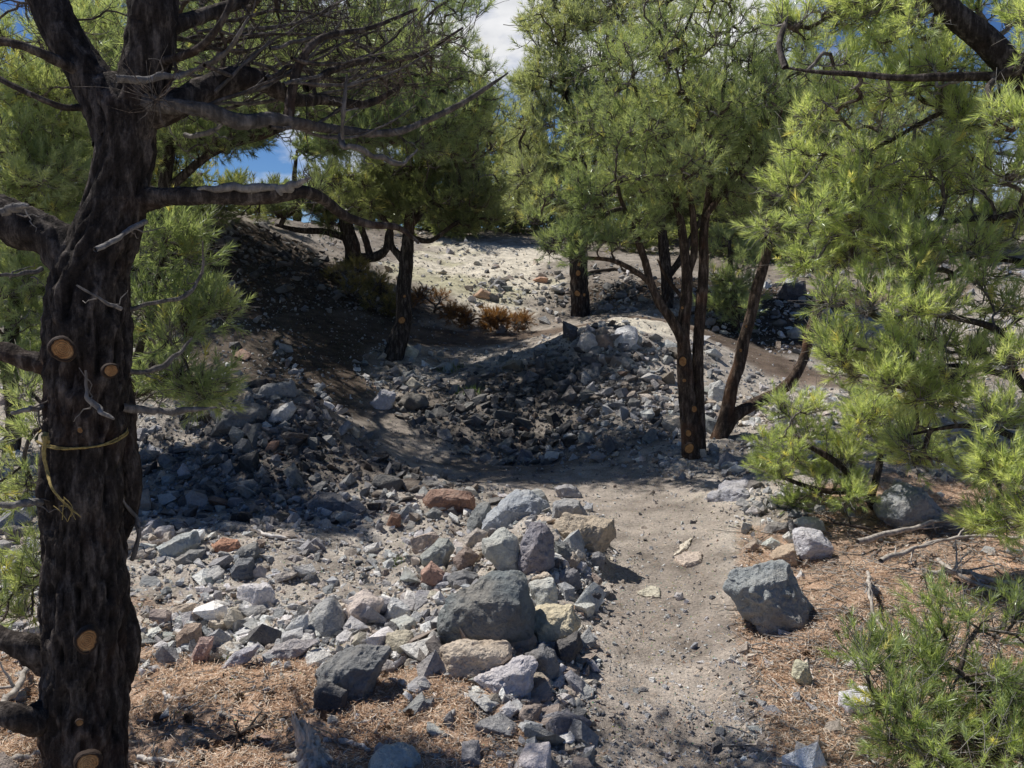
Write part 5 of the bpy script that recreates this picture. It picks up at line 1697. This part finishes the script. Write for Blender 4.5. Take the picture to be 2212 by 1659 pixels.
# ---- 9. forked pine with the curved stem
d = Y2D(945, 7.15)
pine('pine_tree', 'slender forked pine with one curved stem right of the twin stemmed one', (1556, 945, d),
     [([(1545, 965, d), (1558, 930, d), (1572, 880, d), (1582, 830, d), (1596, 790, d), (1606, 740, d), (1620, 690, d), (1636, 620, d), (1655, 550, d), (1665, 470, d), (1680, 390, d), (1700, 300, d)], [19, 16, 14, 12.5, 12.5, 12, 11, 11, 10, 8, 6, 3], {'n': 110, 'k': 14, 'start': .65}),
      ([(1556, 940, d), (1585, 900, d), (1630, 872, d + .05), (1680, 848, d + .1), (1715, 815, d + .1), (1738, 770, d + .1), (1752, 710, d + .1), (1775, 645, d + .1), (1800, 595, d + .1), (1815, 520, d + .1), (1840, 420, d + .1)], [16, 14, 12, 12, 11, 10, 10, 9, 8, 7, 4], {'n': 110, 'k': 14, 'start': .65})],
     [(1700, 340, d, 110, 110, .7, 200), (1800, 400, d, 110, 120, .7, 180), (1690, 480, d, 70, 60, .5, 60), (1850, 280, d, 120, 100, .7, 140), (1720, 180, d, 130, 110, .8, 170)],
     M_NEEDLE, T_MID, .0032, {**MIDKW, 'mean': .5}, bark=M_BARK2, seed=160,
     cuts=[(1600, 757, d - .13, 3.5), (1612, 705, d - .12, 3)])
# ---- 10. small bushy pine far right of the twin stems
d = 11.6
pine('pine_tree', 'small bushy green pine on the bank seen just right of the twin stems', (1585, 700, d),
     [([(1590, 715, d), (1588, 660, d), (1580, 590, d), (1575, 520, d)], [9, 8, 6, 3], {'start': .1})],
     [(1580, 600, d, 55, 45, .5, 90), (1590, 660, d, 60, 35, .5, 80), (1570, 540, d, 45, 40, .45, 60)],
     M_NEEDLE, T_MID, .005, {**MIDKW, 'mean': .6, 'scale': (1.2, 1.7)}, seed=180)
# ---- 11. big near pine on the right, trunk outside the picture
d = 3.9
pine('pine_tree', 'near bright yellow green pine whose boughs fill the upper right', (2420, 1280, d),
     [([(2440, 1320, d), (2420, 900, d), (2380, 500, d), (2330, 280, d - .1), (2230, 190, d - .2), (2130, 90, d - .2), (2040, 10, d - .2), (1960, -120, d - .2)], [60, 50, 44, 36, 30, 26, 22, 14], {'n': 150, 'k': 20, 'start': .3}),
      ([(2350, 330, d - .1), (2240, 165, d - .3), (2140, 165, d - .3), (2040, 166, d - .3), (1940, 168, d - .25), (1850, 160, d - .2), (1760, 155, d - .1), (1690, 145, d)], [16, 12, 10, 9, 7, 6, 4, 2], {'n': 100}),
      ([(2390, 560, d), (2240, 190, d), (2150, 205, d), (2030, 245, d + .1), (1930, 300, d + .2), (1830, 350, d + .3)], [14, 8, 6, 5, 4, 2], {'n': 90}),
      ([(2400, 700, d), (2260, 480, d - .1), (2150, 470, d), (2040, 480, d + .1), (1930, 500, d + .2), (1830, 470, d + .3)], [14, 10, 7, 6, 5, 2], {'n': 90}),
      ([(2400, 760, d), (2260, 600, d), (2160, 560, d + .1), (2060, 600, d + .1), (1960, 620, d + .2)], [12, 8, 6, 4, 2], {'n': 80}),
      ([(2410, 900, d), (2280, 880, d - .2), (2200, 820, d - .2), (2160, 720, d - .2), (2080, 690, d - .2), (1990, 680, d - .1), (1900, 690, d)], [14, 11, 9, 8, 6, 4, 2], {'n': 100}),
      ([(2200, 820, d - .2), (2130, 800, d - .2), (2040, 790, d - .1), (1950, 820, d)], [8, 6, 4, 2]),
      ([(2420, 1000, d), (2280, 1010, d - .3), (2180, 940, d - .3), (2080, 920, d - .2), (1960, 940, d)], [12, 9, 7, 5, 2], {'n': 80})],
     [(1800, 360, d + .4, 150, 80, .4, 85), (1950, 330, d + .3, 180, 80, .5, 117), (1760, 480, d + .3, 120, 60, .35, 62), (1950, 450, d + .3, 180, 70, .5, 101), (2100, 400, d, 150, 130, .5, 93), (1850, 560, d + .2, 160, 50, .4, 70), (2050, 560, d + .1, 150, 60, .4, 70),
      (1950, 660, d, 150, 60, .4, 78), (1880, 770, d + .1, 110, 50, .35, 62), (2060, 740, d - .1, 140, 70, .4, 85), (2180, 650, d - .2, 120, 80, .4, 54), (1960, 840, d, 130, 50, .35, 62), (2120, 870, d - .2, 130, 60, .4, 70), (2030, 960, d, 130, 50, .35, 54), (2150, 990, d - .3, 110, 60, .3, 46),
      (1880, 20, d + .4, 190, 60, .5, 70), (2060, 40, d + .3, 130, 70, .5, 60), (1850, 200, d + .3, 170, 90, .5, 101), (2080, 190, d + .2, 150, 100, .5, 85), (1750, 90, d + .4, 150, 80, .5, 70), (1950, 60, d + .2, 180, 80, .5, 78), (2190, 300, d - .4, 80, 60, .25, 31), (2190, 90, d - .5, 60, 60, .2, 23), (2120, -100, d, 300, 90, .5, 62), (2350, 420, d, 120, 330, .6, 46),
      (2165, 1090, d - .4, 60, 35, .25, 14), (2190, 1160, d - .5, 40, 30, .2, 7)],
     M_NEEDLE_Y, T_NEAR, .0029, {**NEARKW, 'mean': .55, 'per': 4, 'scale': (.95, 1.4), 'bare': .45, 'rt': .002}, grow=(.34, 6, .16, .03), skin=(.022, .42, 5, .6), seed=200)
# ---- 12. low pine boughs on the right
d = 5.0
pine('pine_tree', 'low sprawling young pine right of the trail in front of the broad grey rock', (1850, 1110, d + .1),
     [([(1900, 1130, d + .2), (1870, 1060, d + .1), (1820, 1010, d), (1760, 970, d), (1690, 940, d)], [12, 10, 8, 6, 3], {'start': .2}),
      ([(1880, 1080, d + .1), (1900, 1000, d + .1), (1900, 930, d + .2), (1880, 880, d + .3)], [8, 7, 5, 3]),
      ([(1860, 1060, d), (1780, 1060, d), (1700, 1035, d + .1), (1630, 1000, d + .2)], [7, 6, 4, 2])],
     [(1700, 950, d, 95, 45, .35, 56), (1800, 905, d + .1, 110, 45, .4, 66), (1900, 890, d + .2, 100, 45, .4, 60), (1655, 1005, d + .25, 75, 36, .3, 44), (1780, 1000, d + .2, 110, 40, .35, 66), (1740, 1075, d + .15, 80, 28, .25, 34), (1840, 1075, d, 50, 30, .2, 22), (1940, 980, d, 100, 45, .35, 50), (1720, 890, d + .2, 60, 35, .3, 28)],
     M_NEEDLE_Y, T_NEAR, .0022, {**NEARKW, 'mean': .42, 'per': 4, 'bare': .3}, skin=(.016, .4, 5, .4), seed=220, h=.05)
# ---- 13. foreground sapling, bottom right
d = 2.75
pine('pine_tree', 'small bright foreground pine in the bottom right corner', (2180, 1660, d),
     [([(2220, 1720, d), (2180, 1600, d), (2120, 1500, d), (2060, 1440, d)], [14, 12, 8, 4], {'start': .1}),
      ([(2190, 1640, d), (2080, 1590, d - .1), (1980, 1560, d - .1), (1890, 1530, d - .1)], [9, 7, 5, 2])],
     [(2160, 1350, d, 110, 40, .25, 34, 6, .4), (2060, 1440, d, 110, 40, .25, 36, 6, .4), (1930, 1480, d - .05, 60, 28, .15, 16, 6, .4), (2000, 1555, d - .1, 90, 38, .2, 30, 6, .4), (2140, 1540, d, 100, 60, .3, 44, 6, .4), (1930, 1600, d - .15, 60, 28, .15, 14, 6, .4),
      (2160, 1640, d - .15, 90, 50, .25, 36, 6, .4), (2040, 1640, d - .2, 70, 34, .2, 20, 6, .4), (1855, 1425, d, 40, 18, .1, 6, 6, .4)],
     M_NEEDLE_Y, T_NEAR, .0022, {**NEARKW, 'mean': .36, 'per': 3, 'bare': .2, 'scale': (.8, 1.15)}, skin=(.014, .4, 5, .25), seed=240, h=.04)

# ---- far pines along the rise
FARS = [
    ('dark rounded pine at the far end of the pale slope', (985, 520, 20.5), 13, [(985, 420, 20.5, 85, 75, 1.6, 200), (940, 330, 20.5, 80, 80, 1.5, 170), (1010, 320, 20.5, 50, 60, 1.2, 80), (960, 480, 20.5, 90, 28, 1.5, 110)], M_NEEDLE_FAR),
    ('blue green far pine under the gap of open sky', (1110, 500, 22.5), 10, [(1110, 300, 22.5, 55, 70, 1.4, 120), (1120, 390, 22.5, 75, 60, 1.6, 140), (1100, 460, 22.5, 80, 40, 1.5, 120)], M_NEEDLE_B),
    ('far pine showing between the scarred trunk and the twin stems', (1400, 545, 21), 10, [(1400, 430, 21, 90, 70, 1.8, 170), (1390, 330, 21, 80, 80, 1.6, 140), (1430, 490, 21, 90, 30, 1.5, 90), (1380, 525, 19.5, 120, 24, 1.4, 120)], M_NEEDLE_FAR),
    ('low spreading far pine on the crest behind the dead shrubs', (920, 500, 23), 10, [(920, 470, 23, 90, 32, 1.7, 170), (900, 420, 23, 70, 40, 1.5, 90)], M_NEEDLE_FAR),
    ('low dark far pine closing the crest beyond the pale slope', (1055, 500, 24.5), 10, [(1050, 475, 24.5, 90, 30, 1.8, 180), (1040, 430, 24.5, 60, 30, 1.5, 70)], M_NEEDLE_FAR),
    ('far bushy pine on the crest right of the scarred trunk', (1210, 505, 23.5), 10, [(1200, 470, 23.5, 100, 36, 1.8, 200), (1300, 495, 23, 90, 28, 1.6, 130)], M_NEEDLE_B),
    ('far pine behind the twin stemmed one on its right side', (1560, 540, 19), 11, [(1560, 400, 19, 100, 90, 1.8, 220), (1580, 270, 19, 90, 90, 1.6, 170), (1600, 480, 19, 90, 40, 1.5, 90), (1560, 525, 18, 110, 28, 1.4, 120)], M_NEEDLE_FAR),
    ('far pine behind the forked pine', (1720, 560, 17.5), 12, [(1720, 420, 17.5, 110, 90, 1.8, 240), (1740, 280, 17.5, 110, 110, 1.7, 210), (1700, 510, 17.5, 110, 40, 1.5, 110), (1740, 560, 16.5, 110, 28, 1.3, 120)], M_NEEDLE),
    ('far dark pine behind the right hand boughs', (1930, 570, 16), 13, [(1930, 420, 16, 130, 100, 1.8, 260), (1950, 250, 16, 130, 120, 1.7, 230), (1900, 540, 16, 120, 40, 1.5, 100)], M_NEEDLE_FAR),
    ('far dark pine beyond the right edge boughs', (2130, 560, 15), 14, [(2130, 430, 15, 130, 110, 1.8, 240), (2150, 240, 15, 130, 120, 1.7, 200), (2100, 560, 15, 130, 40, 1.5, 80)], M_NEEDLE_FAR),
    ('far pine on the left hill seen under the bare limb', (480, 505, 15.5), 11, [(470, 400, 15.5, 60, 16, 1.0, 18), (490, 450, 15.5, 100, 30, 1.3, 110), (560, 470, 15.5, 70, 25, 1.1, 50), (350, 420, 15.5, 90, 80, 1.4, 120)], M_NEEDLE_FAR),
    ('far pine on the hill crest left of the crooked pine', (640, 480, 21), 9, [(640, 440, 21, 60, 25, 1.2, 60), (700, 420, 21, 60, 35, 1.2, 60), (620, 330, 21, 60, 15, 1, 20)], M_NEEDLE),
    ('far pine high in the upper left above the hill', (260, 520, 13), 15, [(240, 330, 13, 140, 120, 1.6, 220), (120, 200, 13, 170, 140, 1.6, 220), (520, 130, 13, 150, 90, 1.6, 170)], M_NEEDLE_FAR),
    ('far pine at the left edge of the hill', (60, 640, 12), 15, [(60, 480, 12, 130, 100, 1.5, 180), (40, 330, 12, 130, 100, 1.5, 150), (20, 600, 12, 120, 50, 1.4, 90)], M_NEEDLE_FAR),
    ('far pine behind the dense upper left crown', (800, 500, 24), 10, [(780, 300, 24, 110, 60, 1.6, 150), (740, 190, 24, 120, 80, 1.6, 150), (880, 220, 24, 100, 80, 1.6, 130)], M_NEEDLE_FAR),
]
for i, (lab, (bx, by, dd), r, el_, mt) in enumerate(FARS):
    p0 = P(bx, by, dd)
    zb = Zs(p0[0], p0[1])
    g0 = [p0[0], p0[1], zb - .1]
    fx, fy, _ = FV(np.array([g0]))
    ty = min(e[1] - e[4] * .4 for e in el_)
    pine('pine_tree', lab, (float(fx[0]), float(fy[0]), dd),
         [([(float(fx[0]), float(fy[0]) + 4, dd), (bx + 3, by - (by - ty) * .25, dd), (bx - 4, by - (by - ty) * .6, dd), (bx + 2, ty, dd)], [r, r * .85, r * .6, r * .25], {'start': .15, 'n': 40, 'k': 10})],
         el_, mt, T_DIST if dd > 17 else T_FAR, .011, DISTKW if dd > 17 else FARKW, seed=300 + 20 * i, grow=(.32, 5, .12, 0), skin=(.08, .42, 4, .15))

# ---- shrubs in the middle distance
SHR = [('dead_shrub', 'rusty orange dead shrub lying left of the scarred trunk', (1090, 690), 12.3, [(1085, 690, 12.3, 52, 15, .45, 80), (1045, 695, 12.3, 45, 11, .4, 50)], M_RUST),
       ('dead_shrub', 'rusty brown dead shrub right beside the small leaning pine', (930, 670), 12.6, [(925, 655, 12.6, 45, 20, .45, 70), (970, 678, 12.6, 50, 13, .45, 60), (905, 690, 12.6, 25, 11, .3, 24)], M_RUST),
       ('low_shrub', 'olive brown shrub trailing down the bank left of the small leaning pine', (790, 640), 12.2, [(740, 580, 12.8, 50, 22, .5, 80), (780, 620, 12.4, 55, 26, .5, 110), (825, 660, 12, 35, 22, .4, 60)], M_OLIVE)]
for i, (nm, lab, (bx, by), dd, el_, mt) in enumerate(SHR):
    pine(nm, lab, (bx, by + 25, dd), [([(bx, by + 40, dd), (bx + 5, by + 15, dd), (bx + 12, by - 10, dd)], [4, 3, 1.5]), ([(bx, by + 38, dd), (bx - 25, by + 12, dd), (bx - 40, by, dd)], [3, 2.5, 1.5])],
         el_, mt, T_FAR, .005, {**FARKW, 'per': 4, 'scale': (.5, .85), 'tw': (.05, .13), 'mean': .45}, seed=600 + 20 * i, h=.02, cat_='shrub', skin=(.02, .4, 4, .3))

# ---- little green grass tufts
GR = [(1015, 848, 'tiny green tuft on the stones of the shaded hollow'), (480, 1428, 'green tuft beside the reddish upright slab'), (975, 800, 'green tuft at the far lip of the hollow'),
      (722, 1498, 'tiny green sprout against the dark block'), (860, 1218, 'small green tuft among the stones left of the pile')]
for fx, fy, lab in GR:
    c, dd = hit(fx, fy)
    n = 70
    a = rng.uniform(0, 6.283, n)
    s = 26 * K * dd / FPX
    bp = np.stack([rng.normal(0, s * .5, n), rng.normal(0, s * .5, n), np.full(n, -.01)], -1)
    tip = bp + np.stack([np.cos(a) * s * .5, np.sin(a) * s * .5, rng.uniform(.4, .9, n) * s], -1)
    sd = np.stack([-np.sin(a), np.cos(a), 0 * a], -1) * s * .035
    V = np.stack([bp - sd, bp + sd, tip], 1).reshape(-1, 3)
    o = link('grass_tuft', mesh_np('grass_tuft', V, [np.arange(3 * n).reshape(-1, 3)], {'tint': np.repeat(rng.random(n), 3)}, [M_GRASS]), label=lab, category='grass tuft')
    o.location = c

# ------------------------------------------------------------------ light, sky, camera
SUN_AZ = math.radians(-56)       # left of the view direction
SUN_EL = math.radians(56)
sd = Vector((math.sin(SUN_AZ) * math.cos(SUN_EL), math.cos(SUN_AZ) * math.cos(SUN_EL), math.sin(SUN_EL)))
sl = bpy.data.lights.new('sun', 'SUN')
sl.energy = 5.0
sl.angle = math.radians(.53)
sl.color = (1.0, .965, .91)
so = bpy.data.objects.new('sun', sl)
COL.objects.link(so)
so.rotation_euler = (-sd).to_track_quat('-Z', 'Y').to_euler()

w = bpy.data.worlds.new('World')
SC.world = w
w.use_nodes = True
nt = w.node_tree
nt.nodes.clear()
t = NT(nt)
sky = t.n('TexSky', sky_type='NISHITA', sun_disc=False, sun_elevation=SUN_EL, sun_rotation=SUN_AZ, altitude=2500.0)
tc = t.n('TexCoord')
mp = t.n('Mapping')
mp.inputs['Scale'].default_value = (1, 1, 2.2)
mp.inputs['Location'].default_value = (5.2, 1.1, .6)
t.l(tc.outputs['Generated'], mp.inputs['Vector'])
cl = t.noise(mp.outputs[0], 3.2, 7, .55)
mask = t.ramp(cl, [(.475, (0, 0, 0)), (.59, (1, 1, 1))])
sp = t.n('SeparateXYZ')
t.l(tc.outputs['Generated'], sp.inputs[0])
ahead = t.math('MULTIPLY', t.ramp(sp.outputs[1], [(.2, (0, 0, 0)), (.55, (1, 1, 1))]), t.ramp(sp.outputs[2], [(.5, (1, 1, 1)), (.75, (0, 0, 0))]))
mask = t.math('MULTIPLY', mask, ahead)
cl2 = t.noise(mp.outputs[0], 7.0, 5, .6)
cc = t.ramp(cl2, [(.3, (13.5, 13.8, 14.5)), (.6, (19, 19, 19.2))])
blue = t.mix(1.0, sky.outputs[0], (.74, 1.08, 1.55), 'MULTIPLY')
col = t.mix(mask, blue, cc)
bg = t.n('Background', i_Strength=.05)
t.l(col, bg.inputs['Color'])
o = t.n('OutputWorld')
t.l(bg.outputs[0], o.inputs[0])

cam = bpy.data.cameras.new('camera')
cam.sensor_fit = 'HORIZONTAL'
cam.sensor_width = 36.0
cam.lens = FPX / 1024 * 36.0
cam.clip_start = .05
cam.clip_end = 3000
co = bpy.data.objects.new('camera', cam)
COL.objects.link(co)
co.location = CAM
co.rotation_euler = (math.pi / 2 - PITCH, 0, 0)
SC.camera = co
SC.view_settings.view_transform = 'Standard'
SC.view_settings.look = 'None'
SC.view_settings.exposure = 0
SC.view_settings.gamma = 1
SC.cycles.max_bounces = 6
SC.cycles.diffuse_bounces = 3
SC.cycles.transparent_max_bounces = 4
SC.cycles.use_denoising = True
